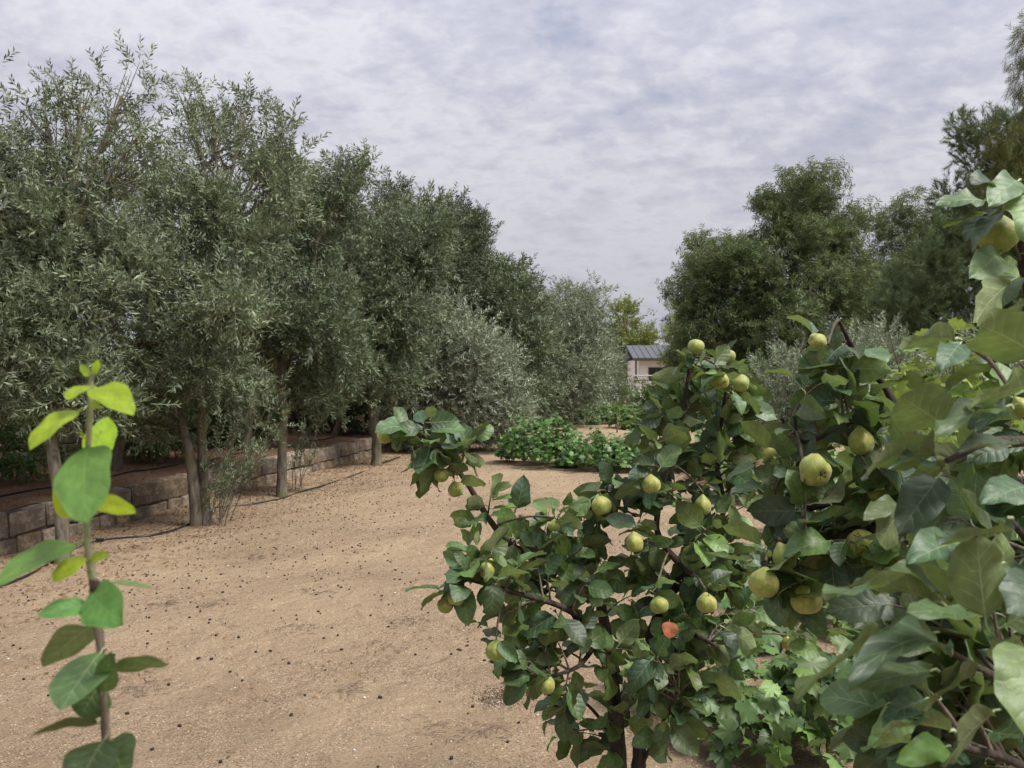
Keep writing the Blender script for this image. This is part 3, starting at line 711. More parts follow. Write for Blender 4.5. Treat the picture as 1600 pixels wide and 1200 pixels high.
    far = [  # label, foot px, specs, mat, trunk top
        ('dense round-topped olive rising behind the low bushy silver one', (770, 690), [(740, 500, .5, 75, 76, 1.6), (690, 450, .8, 50, 46, 1.4), (800, 520, .4, 50, 70, 1.4), (770, 590, 0, 75, 70, 1.3), (815, 570, 0, 45, 70, 1.2), (792, 452, .8, 34, 36, 1.2)], 'olive_green', (768, 560), 300),
        ('olive with a domed crown above the sunlit bare patch of sand', (868, 665), [(880, 518, 0, 50, 62, 2), (860, 570, 0, 50, 70, 1.8), (905, 560, 0, 35, 75, 1.8), (875, 620, 0, 50, 35, 1.6), (925, 475, 0, 16, 26, 1.0)], 'olive_silver', (868, 570), 200),
        ('last olive of the row, next to the house with the grey roof', (948, 648), [(935, 575, 0, 32, 42, 2.2), (955, 592, 0, 20, 36, 1.6), (915, 600, 0, 30, 40, 2)], 'olive_silver', (945, 590), 130),
        ('olive half hidden behind the domed one, its pale crown reaching to the ground', (910, 656), [(918, 545, .5, 34, 48, 2.2), (925, 610, 0, 30, 40, 2)], 'olive', (912, 580), 150)]
    for i, (lab, foot, specs, mat, tt, dn) in enumerate(far):
        b = G(*foot)
        make_tree('olive_tree', lab, 'tree', b, [([(0, 0, -.1), *trunk_px(b, [((foot[0] + tt[0]) / 2 + 3, (foot[1] + tt[1]) / 2, 0), (tt[0], tt[1], .1)])], 0.12, 0.07),
            ([(.35, .1, -.1), *trunk_px(b, [(foot[0] + 12, (foot[1] + tt[1]) / 2, .2), (tt[0] + 14, tt[1], .2)])], 0.09, 0.05)],
            lobes_px(b, specs, dn), M[mat], M['olive_bark'], SP_OLIVE_FAR, 0.50, GO, seed=30 + i, up=.45, rnd=.55, clusters=11)
    # back row, standing on the terrace
    GB = 'olive trees standing on the terrace behind the low wall'
    def terr(t, o): p = W(t, o); p[2] = terr_h(t, o); return p
    for i, (lab, t, o, specs, mat, dn) in enumerate((
        ('olive on the terrace behind the tallest crown, its foliage filling the gaps', 0.6, 1.3, [(20, 330, 0, 70, 90, .7), (110, 420, 0, 80, 90, .7), (-40, 480, 0, 80, 110, .7), (60, 560, 0, 90, 50, .6)], 'olive_dark', 300),
        ('thin-topped olive on the terrace behind the forked olive, sky showing through', 3.2, 1.3, [(255, 350, 0, 60, 80, .8), (350, 230, 0, 20, 50, .4), (225, 450, 0, 80, 80, .7), (310, 480, 0, 80, 70, .7), (260, 570, 0, 80, 40, .6)], 'olive_dark', 270),
        ('olive on the terrace behind the straight lichen-flecked trunk', 6.6, 1.2, [(425, 320, 0, 45, 65, .8), (490, 400, 0, 65, 75, .9), (390, 440, 0, 70, 70, .8), (470, 540, 0, 75, 50, .8), (505, 310, 0, 18, 35, .5)], 'olive_dark', 300),
        ('upright dark olive with a flame-shaped top, smaller of the two dark tops', 11.2, 1.4, [(614, 340, 0, 24, 42, .9), (600, 400, 0, 40, 50, 1), (570, 480, 0, 70, 80, 1), (600, 580, 0, 60, 50, 1)], 'olive_dark', 480),
        ('upright dark olive with a broad brush-like top, larger of the two dark tops', 13.5, 1.2, [(672, 368, 0, 34, 50, 1), (722, 372, 0, 34, 48, 1), (700, 430, 0, 70, 60, 1.2), (690, 530, 0, 80, 80, 1.2), (655, 620, 0, 60, 45, 1)], 'olive_dark', 420),
        )):
        b = terr(t, o); k = FPX / b[1]; x0 = 800 + b[0] * k; y0 = 600 + (CAM_H - b[2]) * k
        top = specs[0]
        make_tree('olive_tree', lab, 'tree', b, [([(0, 0, -.1), *trunk_px(b, [(x0 * .75 + top[0] * .25 + 4, y0 * .75 + top[1] * .25, 0), (x0 * .4 + top[0] * .6, y0 * .4 + top[1] * .6, 0), (top[0], top[1], 0)])], 0.075, 0.03)],
            lobes_px(b, specs, dn), M[mat], M['olive_bark'], SP_OLIVE_FAR if i > 1 else SP_OLIVE, 0.28 + 0.03 * i, GB, seed=40 + i, up=.75, rnd=.5, clusters=8, clus_r=.28)
    # green evergreen shrubs against the boundary wall
    for i, (t, o, sx, sz, lab) in enumerate(((1.9, 2.0, .75, 1.6, 'bright green evergreen shrub on the terrace behind the tallest olive'),
            (4.6, 1.9, .8, 1.5, 'dense green shrub on the terrace behind the forked olive and its suckers'),
            (7.3, 1.9, .85, 1.5, 'dark green shrub on the terrace behind the straight lichen-flecked trunk'),
            (11.8, 1.7, 1.1, 1.5, 'dark shrub on the terrace behind the slim leaning olive'),
            (15.5, 1.0, 1.2, 1.7, 'dark shrub behind the low bushy silver olive'), (20.0, .8, 1.6, 1.9, 'dark thicket shrub behind the round-topped olive'))):
        b = terr(t, o)
        if t > 14: b[2] = hgt(b[0], b[1])
        make_tree('evergreen_shrub', lab, 'shrub', b, [([(0, 0, -.1), (.05, 0, .4), (-.05, .02, sz * .8)], 0.04, 0.015), ([(.15, .05, -.1), (.2, 0, .4), (.3, .02, sz * .7)], 0.03, 0.012)],
            [(0, 0, sz * .62, sx, .55, sz * .5, 520), (.3, 0, sz * .35, sx * .8, .5, sz * .35, 240)], M['shrub'], M['olive_bark'], SP_SHRUB, 0.22 + .02 * i, 'shrubs along the boundary wall', seed=60 + i, shell=.4)
olives()

# ------------------------------------------------------------------ trees on the right and far away
def right_trees():
    def at(x, Y): X = (x - 800) / FPX * Y; return np.array((X, Y, float(hgt(X, Y))))
    b = at(1215, 40)
    L = [(1260, 300, 0, 48, 34, 2.2), (1215, 330, 0, 32, 34, 2), (1305, 340, 0, 40, 36, 2.2), (1265, 375, -1, 60, 40, 2.4), (1310, 395, -1.5, 34, 40, 2), (1215, 400, -.5, 60, 40, 2.4),
         (1110, 400, 0, 42, 36, 2.4), (1090, 450, 0, 36, 40, 2.2), (1150, 430, -1, 55, 45, 2.6), (1250, 440, -2, 70, 48, 2.6), (1320, 450, -1, 34, 50, 2.2), (1130, 500, -1, 60, 48, 2.6), (1210, 510, -2, 75, 50, 2.8),
         (1300, 520, -2, 55, 50, 2.6), (1085, 510, 0, 42, 50, 2.4), (1150, 570, -1, 80, 45, 2.6), (1260, 580, -2, 80, 40, 2.6), (1340, 560, -1, 40, 50, 2)]
    make_tree('eucalyptus_tree', 'great billowing dark eucalyptus, the biggest tree, beside the grey-roofed house', 'tree', b,
        [([(0, 0, -.1), *trunk_px(b, [(1222, 540, 0), (1235, 450, 0), (1255, 340, 0)])], .34, .12), ([(.4, .2, -.1), *trunk_px(b, [(1180, 540, 0), (1140, 460, 0), (1110, 410, 0)])], .26, .1), ([*trunk_px(b, [(1235, 480, -.5), (1280, 420, -1), (1300, 360, -.5)])], .16, .08)],
        lobes_px(b, L, 105), M['euc'], M['euc_bark'], SP_EUC, 0.8, seed=71, up=.2, out=.8, rnd=.45, clusters=7, limb_r=.05, clus_r=.22, stray=.03)
    b = at(1052, 52)
    make_tree('eucalyptus_tree', 'thin yellowish eucalyptus on the house side of the great billowing one', 'tree', b,
        [([(0, 0, -.1), *trunk_px(b, [(1054, 580, 0), (1056, 510, 0)])], .18, .08)],
        lobes_px(b, [(1056, 505, 0, 18, 32, 1.4), (1066, 545, 0, 26, 40, 1.6), (1050, 580, 0, 22, 30, 1.4)], 40), M['poplar'], M['euc_bark'], SP_EUC, 0.8, seed=72, up=.25, clusters=6)
    b = at(1420, 44)
    make_tree('eucalyptus_tree', 'slender airy eucalyptus with hanging leaves between the billowing one and the pine', 'tree', b,
        [([(0, 0, -.1), *trunk_px(b, [(1424, 520, 0), (1418, 430, 0), (1426, 380, 0), (1432, 350, 0)])], .22, .04), ([*trunk_px(b, [(1420, 470, 0), (1400, 420, 0), (1392, 390, 0)])], .10, .04)],
        lobes_px(b, [(1430, 330, 0, 26, 34, 1.4), (1395, 360, 0, 26, 34, 1.4), (1452, 370, 0, 24, 30, 1.2), (1410, 400, 0, 44, 40, 1.8), (1385, 440, 0, 38, 40, 1.6), (1440, 430, 0, 44, 36, 1.8), (1400, 500, 0, 60, 50, 2), (1370, 540, 0, 50, 50, 2), (1470, 400, 0, 24, 36, 1.4), (1360, 470, 0, 30, 50, 1.6)], 70),
        M['euc'], M['euc_bark'], SP_EUC, 0.8, seed=73, up=.2, out=.7, clusters=7)
    b = at(1580, 24)
    L = [(1545, 235, 0, 42, 35, .9), (1590, 215, 0, 40, 40, .9), (1500, 305, 0, 26, 26, .7), (1570, 300, .3, 60, 45, 1.1), (1520, 355, 0, 45, 34, .9), (1590, 380, .3, 60, 50, 1.2), (1470, 385, -.4, 34, 30, .8), (1440, 430, -.5, 44, 38, 1), (1510, 440, -.3, 60, 40, 1.1), (1580, 460, 0, 60, 40, 1.2), (1420, 480, -.5, 45, 34, 1), (1480, 510, -.4, 70, 40, 1.1), (1560, 540, -.2, 70, 45, 1.1), (1620, 300, 0, 50, 90, 1.2), (1640, 450, 0, 60, 90, 1.2), (1505, 200, 0, 20, 18, .5)]
    make_tree('pine_tree', 'grey-green pine with needle tufts standing behind the large-leaved quince', 'tree', b,
        [([(0, 0, -.1), *trunk_px(b, [(1585, 500, 0), (1590, 380, 0), (1595, 260, 0), (1600, 170, 0)])], .2, .06)],
        lobes_px(b, L, 190), M['pine'], M['olive_bark'], SP_PINE, 0.36, seed=74, up=.7, out=.8, rnd=.3, clusters=9, limb_r=.03)
    b = at(1660, 20)
    make_tree('weeping_tree', 'weeping tree with thread-like yellowish hanging foliage beside the pine', 'tree', b,
        [([(0, 0, -.1), *trunk_px(b, [(1662, 500, 0), (1655, 300, 0), (1650, 140, 0), (1655, 60, 0)])], .13, .03)],
        lobes_px(b, [(1608, 115, 0, 22, 36, .5), (1650, 60, 0, 50, 70, .9), (1600, 215, 0, 55, 34, .8), (1580, 275, 0, 45, 30, .8), (1640, 330, 0, 60, 60, .9), (1560, 350, 0, 30, 30, .7), (1690, 140, 0, 60, 90, .9), (1700, 270, 0, 60, 70, .9), (1660, 420, 0, 60, 50, .9)], 150), M['weep'], M['olive_bark'], SP_WEEP, 0.5, seed=75, up=-.7, out=.35, rnd=.3)
    b = at(975, 72)
    make_tree('poplar_tree', 'yellow-green broadleaf tree rising behind the grey-roofed house', 'tree', b,
        [([(0, 0, -.1), *trunk_px(b, [(974, 560, 0), (976, 500, 0)])], .28, .1)],
        lobes_px(b, [(975, 505, 0, 26, 27, 2), (958, 540, 0, 26, 34, 2), (1000, 535, 0, 22, 22, 1.8), (980, 575, 0, 40, 34, 2.4), (1012, 560, 0, 10, 30, 1.6)], 34), M['poplar'], M['euc_bark'], SP_POP, 1.0, seed=76, clusters=7)
    # silver shrubs and hedges in front of the eucalyptus
    for i, (x, Y, w, z, lab, mat) in enumerate(((1238, 15, .85, 2.2, 'young silver-leaved olive bush in front of the billowing eucalyptus', 'olive_silver'),
            (1372, 14, .8, 2.6, 'taller silver olive bush rising behind the climbing grapevine', 'olive_silver'),
            (1560, 12, .9, 2.5, 'grey olive bush below the pine', 'olive_silver'))):
        b = at(x, Y)
        make_tree('olive_bush', lab, 'bush', b, [([(0, 0, -.1), (.04, 0, .5), (-.05, 0, z * .8)], .05, .02), ([(.12, .05, -.1), (.2, 0, .5), (.3, 0, z * .7)], .035, .015)],
            [(0, 0, z * .66, w, .7, z * .36, 560), (-.3, 0, z * .45, w * .8, .6, z * .3, 260), (.4, .1, z * .55, w * .6, .5, z * .3, 200)], M[mat], M['olive_bark'], SP_OLIVE_FAR, 0.30, 'silver olive bushes on the right', seed=80 + i, shell=.4, up=.8)
    for i, (x, Y, w, z, lab) in enumerate(((1085, 30, 2.0, 1.9, 'dark green hedge shrub at the foot of the billowing eucalyptus'), (1190, 28, 2.2, 2.2, 'dark green hedge shrub behind the silver olive bush'),
            (1330, 26, 2.4, 2.4, 'dark green hedge shrub below the airy eucalyptus'), (1480, 22, 2.4, 2.5, 'dark green hedge shrub below the pine'), (1600, 19, 2.2, 2.4, 'dark green hedge shrub below the weeping tree'), (950, 58, 2.0, 1.5, 'leafy shrub in front of the grey-roofed house, behind the white frame'))):
        b = at(x, Y)
        make_tree('hedge_shrub', lab, 'shrub', b, [([(0, 0, -.1), (.05, 0, .5), (-.05, .02, z * .7)], 0.06, 0.02)],
            [(0, 0, z * .55, w, 1.0, z * .5, 420), (w * .6, 0, z * .4, w * .6, .8, z * .38, 220), (-w * .6, 0, z * .4, w * .6, .8, z * .38, 220)], M['shrub'] if i < 5 else M['grape'], M['olive_bark'], SP_SHRUB, 0.42, 'shrubs closing the garden', seed=90 + i, shell=.35)
right_trees()

# ------------------------------------------------------------------ house, frame, stake, barrel
def house():
    Y = 60.0; k = Y / FPX; x0, x1 = 199 * k, 199 * k + 11.5; t = thing('house', 'small plastered house with a grey ribbed metal roof at the end of the garden', 'house', (x0, Y, 0))
    I3 = np.eye(3)
    m = MB(); m.box(((x0 + x1) / 2, Y + 3, 1.72), I3, ((x1 - x0) / 2, 3, 1.84), bev=.02); m.build('wall', M['plaster'], t, smooth=False)
    ez, rz = 3.60, 4.75; ov = 0.55; a = np.array((0, 3.0 + ov, rz - ez)); n_ = int((x1 - x0 + 1.2) / 0.5)
    roof = MB()
    for s in (1, -1):
        y = Y - ov if s == 1 else Y + 6 + ov
        dv = np.array((0, s * (3 + ov), rz - ez)); dv /= np.linalg.norm(dv); ax = np.array([(1, 0, 0), dv, np.cross((1, 0, 0), dv)])
        roof.box((x0 - .6 + n_ * .25, Y + 3 + s * -(3 + ov) / 2, (ez + rz) / 2 - .05), ax, (n_ * .25, 1.86 * 1.0, .03))
    r = roof.build('roof', M['roof'], t, smooth=False)
    dv = nrm(np.array((0, 3 + ov, rz - ez))); ax = np.array([(1, 0, 0), dv, np.cross((1, 0, 0), dv)])
    for i in range(n_):
        m = MB(); m.box((x0 - .6 + .5 * i + .25, Y + 3 - (3 + ov) / 2, (ez + rz) / 2), ax, (.235, 1.87, .02), bev=.01)
        m.box((x0 - .6 + .5 * i + .49, Y + 3 - (3 + ov) / 2, (ez + rz) / 2 + .03), ax, (.03, 1.87, .035), bev=.01)
        m.build('roof_panel', M['roof'], r, smooth=False)
    m = MB(); m.box(((x0 + x1) / 2, Y - ov - .02, ez - .10), I3, ((x1 - x0) / 2 + .6, .03, .10)); m.build('fascia', M['darkframe'], t, smooth=False)
    m = MB(); m.box((x0 - .25, Y + .1, 2.6), I3, (.06, .06, .9), bev=.02); m.build('downpipe', M['darkframe'], t, smooth=False)
    for wx in (x0 + .75, x0 + 4.2, x0 + 7.6):
        m = MB(); m.box((wx + .55, Y - .03, 2.35), I3, (.60, .05, .55), bev=.02); f = m.build('window', M['darkframe'], t, smooth=False)
        for j in (0, 1):
            m = MB(); m.box((wx + .28 + j * .55, Y - .09, 2.35), I3, (.235, .012, .47)); m.build('pane', M['glass'], f, smooth=False)
        m = MB(); m.box((wx + .55, Y - .09, 1.76), I3, (.70, .10, .035)); m.build('sill', M['plaster'], f, smooth=False)
house()

def frame():
    Y = 45.0; k = Y / FPX; X = lambda x: (x - 800) * k; Z = lambda y: CAM_H - (y - 600) * k
    t = thing('trellis_frame', 'white metal trellis frame standing among vines in front of the house', 'trellis', (X(991), Y, 0))
    for x in (991, 1012.5, 1034, 1056, 1078):
        m = MB(); m.tube([(X(x), Y, -.1), (X(x), Y, Z(586))], .045, .045, 8); m.build('post', M['white'], t)
    for y, mt in ((587, 'white'), (593.5, 'timber'), (603, 'white'), (612.5, 'white')):
        m = MB(); m.tube([(X(991), Y - .05, Z(y)), (X(1012 if mt == 'timber' else 1078), Y - .05, Z(y))], .04 if mt == 'white' else .07, seg=6); m.build('rail', M[mt], t)
    b = G(964, 676); m = MB(); m.tube([b - (0, 0, .1), b + (.01, 0, .28), b + (-.01, 0, .62)], .03, .024, 7); o = m.build('wooden_stake', M['stake']); tag(o, 'short grey wooden stake at the far edge of the grapevine row', 'stake')
    Yb = 30.0; b = np.array(((1116 - 800) / FPX * Yb, Yb, 0.0)); t = thing('water_barrel', 'blue plastic barrel glimpsed behind the middle quince tree', 'barrel', b)
    zt = CAM_H - (620 - 600) / FPX * Yb; pr = [(0, .25), (.1, .28), (zt * .33, .29), (zt * .34, .305), (zt * .36, .29), (zt * .66, .29), (zt * .67, .305), (zt * .69, .29), (zt * .94, .27), (zt, .24)]
    m = MB(); m.tube([b + (0, 0, z) for z, _ in pr], [r for _, r in pr], seg=20); m.build('body', M['blue'], t)
    m = MB(); m.tube([b + (0, 0, zt - .04), b + (0, 0, zt + .05)], .265, .265, 20); m.build('lid', M['darkframe'], t)
frame()

# ------------------------------------------------------------------ hoses and small things on the ground
def hose(name, label, pts, r=0.011):
    p = spline(pts, 8); m = MB(); m.tube(p, r, r, 7); o = m.build(name, M['hose']); tag(o, label, 'hose'); return o
def gp(x, y): p = G(x, y); p[2] += 0.008; return p
hp = [gp(-60, 935), gp(40, 898), gp(90, 872), gp(150, 850), gp(235, 843), gp(285, 826), gp(318, 808), gp(335, 797), gp(385, 790), gp(440, 780), gp(470, 770), gp(510, 755), gp(560, 740), gp(590, 728), gp(625, 716)]
hose('irrigation_hose', 'black irrigation hose snaking along the sand past the olive trunks', hp, 0.013)
hose('irrigation_hose', 'black drip hose lying on the litter-covered terrace above the low wall', [W(a, 0.95 + 0.08 * math.sin(a * 1.7), float(terr_h(a, .95)) + .012) for a in np.arange(-4, 13, .5)], 0.012)
def hose_peg():
    b = gp(156, 850); m = MB(); m.tube([b + (0, -.01, .03), b + (0.003, -.015, -.02), b + (.003, -.05, -.0)], .009, .007, 6)
    m.tube([b + (-.035, 0, .012), b + (.035, 0.0, .012)], .019, .019, 8); tag(m.build('hose_connector', M['hose']), 'short black connector on the hose beside the forked olive and the low wall', 'connector')
hose_peg()

def litter():
    rng = np.random.default_rng(8)
    # dry fallen leaves
    m = MB(); n = 19000
    t = rng.uniform(-4.5, 17, n); o = np.where(rng.random(n) < .62, rng.uniform(.2, 4.0, n), -np.abs(rng.normal(0, .95, n)) - 0.02)
    P_ = W0 + t[:, None] * D + o[:, None] * NRM; P_[:, 2] = np.where(o > 0, terr_h(t, o), hgt(P_[:, 0], P_[:, 1])) + rng.uniform(.004, .016, n)
    n3 = 9000; t3 = rng.uniform(-4.5, 16, n3); o3 = -np.abs(rng.normal(0, .85, n3)) - .03; o3 -= (rng.random(n3) < .25) * rng.uniform(0, 1.2, n3); keep = rng.random(n3) < .35 + .65 * (np.sin(t3 * 2.3) * np.sin(o3 * 4 + t3) > -.2)
    P3 = (W0 + t3[:, None] * D + o3[:, None] * NRM)[keep]; P3[:, 2] = hgt(P3[:, 0], P3[:, 1]) + rng.uniform(.004, .012, len(P3)); P_ = np.concatenate([P_, P3]); n = len(P_)
    # a few drifts on the open sand
    n2 = 1500; c = np.array([(-1.9, 7.6), (-2.4, 5.6), (-1.0, 4.3), (-2.9, 9.4), (-1.6, 6.3), (-0.2, 4.9), (-2.2, 4.4)]); i = rng.integers(0, len(c), n2)
    q = c[i] + rng.normal(size=(n2, 2)) * np.array((.30, .22)); q[:n2 // 3] = rng.uniform((-4, 3), (3, 14), (n2 // 3, 2)); Q = np.c_[q, hgt(q[:, 0], q[:, 1]) + .006]
    A = np.concatenate([P_, Q]); k = len(A)
    V = np.array([(0, -.5, 0), (.16, 0, .06), (0, .5, 0.02), (-.16, 0, .05)]); F = np.array([(0, 1, 2, 3)])
    d = rng.normal(size=(k, 3)) * (1, 1, .25); R = frames(d, np.array((0, 0, 1.0)) + rng.normal(size=(k, 3)) * .3) * (rng.uniform(.02, .06, k) * np.where(np.arange(k) >= n, .55, 1))[:, None, None]
    m.inst(V, F, np.zeros((4, 2)), R, A, rng.random(k)); o_ = m.build('leaf_litter', M['litter'], smooth=False); o_['kind'] = 'stuff'; o_['label'] = 'brown fallen leaves strewn along the low wall and the terrace'; o_['category'] = 'leaf litter'
    # dropped olives
    ph = np.linspace(0, 2 * math.pi, 6, endpoint=False); ico = [(0, 0, 1)] + [(math.cos(a) * .85, math.sin(a) * .85, .5) for a in ph] + [(math.cos(a) * .85, math.sin(a) * .85, -.5) for a in ph] + [(0, 0, -1)]
    F = [(0, 1 + j, 1 + (j + 1) % 6) for j in range(6)] + [(13, 7 + (j + 1) % 6, 7 + j) for j in range(6)] + [(1 + j, 7 + j, 7 + (j + 1) % 6) for j in range(6)] + [(1 + j, 7 + (j + 1) % 6, 1 + (j + 1) % 6) for j in range(6)]
    ico = np.array(ico); F = np.array(F)
    m = MB(); a = np.c_[rng.normal(-2.1, 1.1, 620), rng.uniform(4.5, 13, 620)]; b = rng.uniform((-3.5, 2.9), (1.8, 15), (420, 2)); a = np.concatenate([a, b]); a = a[(a[:, 0] > -4.6 + .16 * (a[:, 1] - 7))]
    A = np.c_[a, hgt(a[:, 0], a[:, 1]) + .004]; k = len(A); R = frames(rng.normal(size=(k, 3)) * (1, 1, .1), np.tile((0, 0, 1.0), (k, 1))) * np.array((1, 1.35, .9)) * rng.uniform(.004, .0105, k)[:, None, None]
    m.inst(ico, F, np.zeros((14, 2)), R, A, rng.random(k)); o_ = m.build('dropped_olives', M['pip']); o_['kind'] = 'stuff'; o_['label'] = 'small black dropped olives scattered over the sand'; o_['category'] = 'olives'
    m = MB(); a = rng.uniform((-3.5, 2.9), (2.5, 9), (130, 2)); A = np.c_[a, hgt(a[:, 0], a[:, 1]) + .003]; k = len(A)
    R = frames(rng.normal(size=(k, 3)) * (1, 1, .1), np.tile((0, 0, 1.0), (k, 1))) * np.array((1, 1.3, .7)) * rng.uniform(.003, .009, k)[:, None, None]
    m.inst(ico, F, np.zeros((14, 2)), R, A, rng.random(k)); o_ = m.build('pebbles', M['pebble']); o_['kind'] = 'stuff'; o_['label'] = 'pale little pebbles dotted over the sand'; o_['category'] = 'pebbles'
    # twigs, also gathered in little drifts
    m = MB()
    drift = [G(*g) for g in ((490, 928), (640, 975), (545, 1090), (690, 1155), (470, 985), (330, 955), (400, 870), (250, 950), (560, 860), (760, 1150), (215, 1070), (600, 1010))]
    for c in drift:
        for i in range(26):
            x, y = c[:2] + rng.normal(size=2) * (.07, .05); a = rng.normal(.3, .9); l = rng.uniform(.015, .07); p = np.array((x, y, float(hgt(x, y)) + .005)); d = np.array((math.cos(a), math.sin(a), 0))
            m.tube([p, p + d * l * .5 + (0, 0, .005), p + d * l], .0022, .0012, 3, lv=rng.random())
    for i in range(240):
        x, y = rng.uniform(-3.8, 2.2), rng.uniform(2.9, 10); a = rng.uniform(0, 6.28); l = rng.uniform(.02, .09); z = float(hgt(x, y)) + .006
        p = np.array((x, y, z)); d = np.array((math.cos(a), math.sin(a), 0)); m.tube([p, p + d * l * .5 + (0, 0, .006), p + d * l + rng.normal(size=3) * .006 * (1, 1, .2)], .0016, .001, 3, lv=rng.random())
    o_ = m.build('dry_twigs', M['stake']); o_['kind'] = 'stuff'; o_['label'] = 'thin dry twigs scattered over the sand'; o_['category'] = 'twigs'
    m = MB(); c = G(782, 1088); n = 1300; q = c[:2] + rng.normal(size=(n, 2)) * (.085, .085); Q = np.c_[q, hgt(q[:, 0], q[:, 1]) + rng.uniform(.002, .010, n)]
    V = np.array([(0, -.5, 0), (.18, 0, .1), (0, .5, 0), (-.18, 0, .08)]); R = frames(rng.normal(size=(n, 3)) * (1, 1, .4), rng.normal(size=(n, 3)) + (0, 0, 1.0)) * rng.uniform(.006, .016, n)[:, None, None]
    m.inst(V, np.array([(0, 1, 2, 3)]), np.zeros((4, 2)), R, Q, rng.random(n)); o_ = m.build('chaff_heap', mat_chaff(), smooth=False); tag(o_, 'small dark patch of chaff on the sand beside the quince with two dark stems', 'chaff'); o_['kind'] = 'stuff'
def mat_chaff():
    t = NT('chaff'); lv = t.n('ShaderNodeAttribute', attribute_name='lv').outputs['Fac']
    return t.done(t.bsdf(t.ramp(lv, [(0.0, (.035, .022, .018)), (.7, (.11, .07, .055)), (.86, (.5, .42, .33))]), .9, None, .2))
litter()

# ------------------------------------------------------------------ grapevines
def vine(name, label, base, leafpts, norms, size, mat, rng, single=0, canes=None, bunches=()):
    t = thing(name, label, 'grapevine', base)
    k = len(leafpts); d = rng.normal(size=(k, 3)) * (1, 1, .35) + norms * np.array((.5, .5, 0)) + (0, 0, -.35)
    nn = norms + rng.normal(size=(k, 3)) * .42
    R = frames(d, nn) * (size * rng.uniform(.6, 1.25, k))[:, None, None]
    order = np.argsort(np.linalg.norm(leafpts - np.array((0, 0, CAM_H)), axis=1) - 0.6 * leafpts[:, 2])
    rest = MB(); protos = [leaf_mesh(g, 'leaf', mat) for g in LG] if single else None
    for q, i in enumerate(order):
        if q < single:
            o = bpy.data.objects.new('leaf', protos[i % 4]); COL.objects.link(o); o.parent = t
            mw = Matrix([list(R[i][r]) + [leafpts[i][r] - base[r]] for r in range(3)] + [[0, 0, 0, 1]]); o.matrix_local = mw
    sel = order[single:]
    for g in range(4):
        ii = sel[sel % 4 == g]
        if len(ii): rest.inst(*LG[g], R[ii], leafpts[ii], rng.random(len(ii)))
    if rest.n: rest.build('foliage', mat, t, kind='stuff')
    m = MB()
    for c in canes or []: m.tube(c, .012, .005, 5)
    if m.n: m.build('canes', M['quince_twig'], t)
    for b in bunches:
        m = MB(); ph = np.linspace(0, 6.28, 7)[:-1]
        for j in range(26):
            p = np.asarray(b) + rng.normal(size=3) * (.028, .028, .04); r_ = rng.uniform(.007, .010)
            V = [p + (0, 0, r_)] + [p + r_ * np.array((math.cos(a) * .87, math.sin(a) * .87, s)) for s in (.5, -.5) for a in ph] + [p - (0, 0, r_)]
            F3 = [(0, 1 + i, 1 + (i + 1) % 6) for i in range(6)] + [(13, 7 + (i + 1) % 6, 7 + i) for i in range(6)]
            F3 += [(1 + i, 7 + i, 7 + (i + 1) % 6) for i in range(6)] + [(1 + i, 7 + (i + 1) % 6, 1 + (i + 1) % 6) for i in range(6)]
            m.add(V, F3)
        m.build('grape_bunch', M['grapes'], t)
    return t

def mound(rng, path, width, height, n, wob=0.3):
    """leaf points on an uneven hedge-like mound along a ground path"""
    p = spline(path, 10); s = rng.random(n) * (len(p) - 1); i = s.astype(int); f = (s - i)[:, None]
    c = p[i] * (1 - f) + p[i + 1] * f; tg = nrm(p[i + 1] - p[i]); side = np.stack([tg[:, 1], -tg[:, 0], np.zeros(n)], 1)
    a = rng.uniform(-1.35, 1.35, n); rad = 1 - .55 * rng.random(n) ** 2.2
    bump = 1 + wob * np.sin(s * 1.3 + 1) * np.sin(s * .47) + wob * .6 * np.sin(s * 2.9 + a * 3)
    ends = np.clip(np.minimum(s, len(p) - 1 - s) / 3.0, 0.35, 1)
    X = c + side * (np.sin(a) * width * rad * bump * ends)[:, None]
    X[:, 2] = hgt(X[:, 0], X[:, 1]) + .03 + np.cos(a) * height * rad * bump * ends
    nn = side * np.sin(a)[:, None] + np.array((0, 0, 1.0)) * (np.cos(a)[:, None] + .35)
    return X, nn

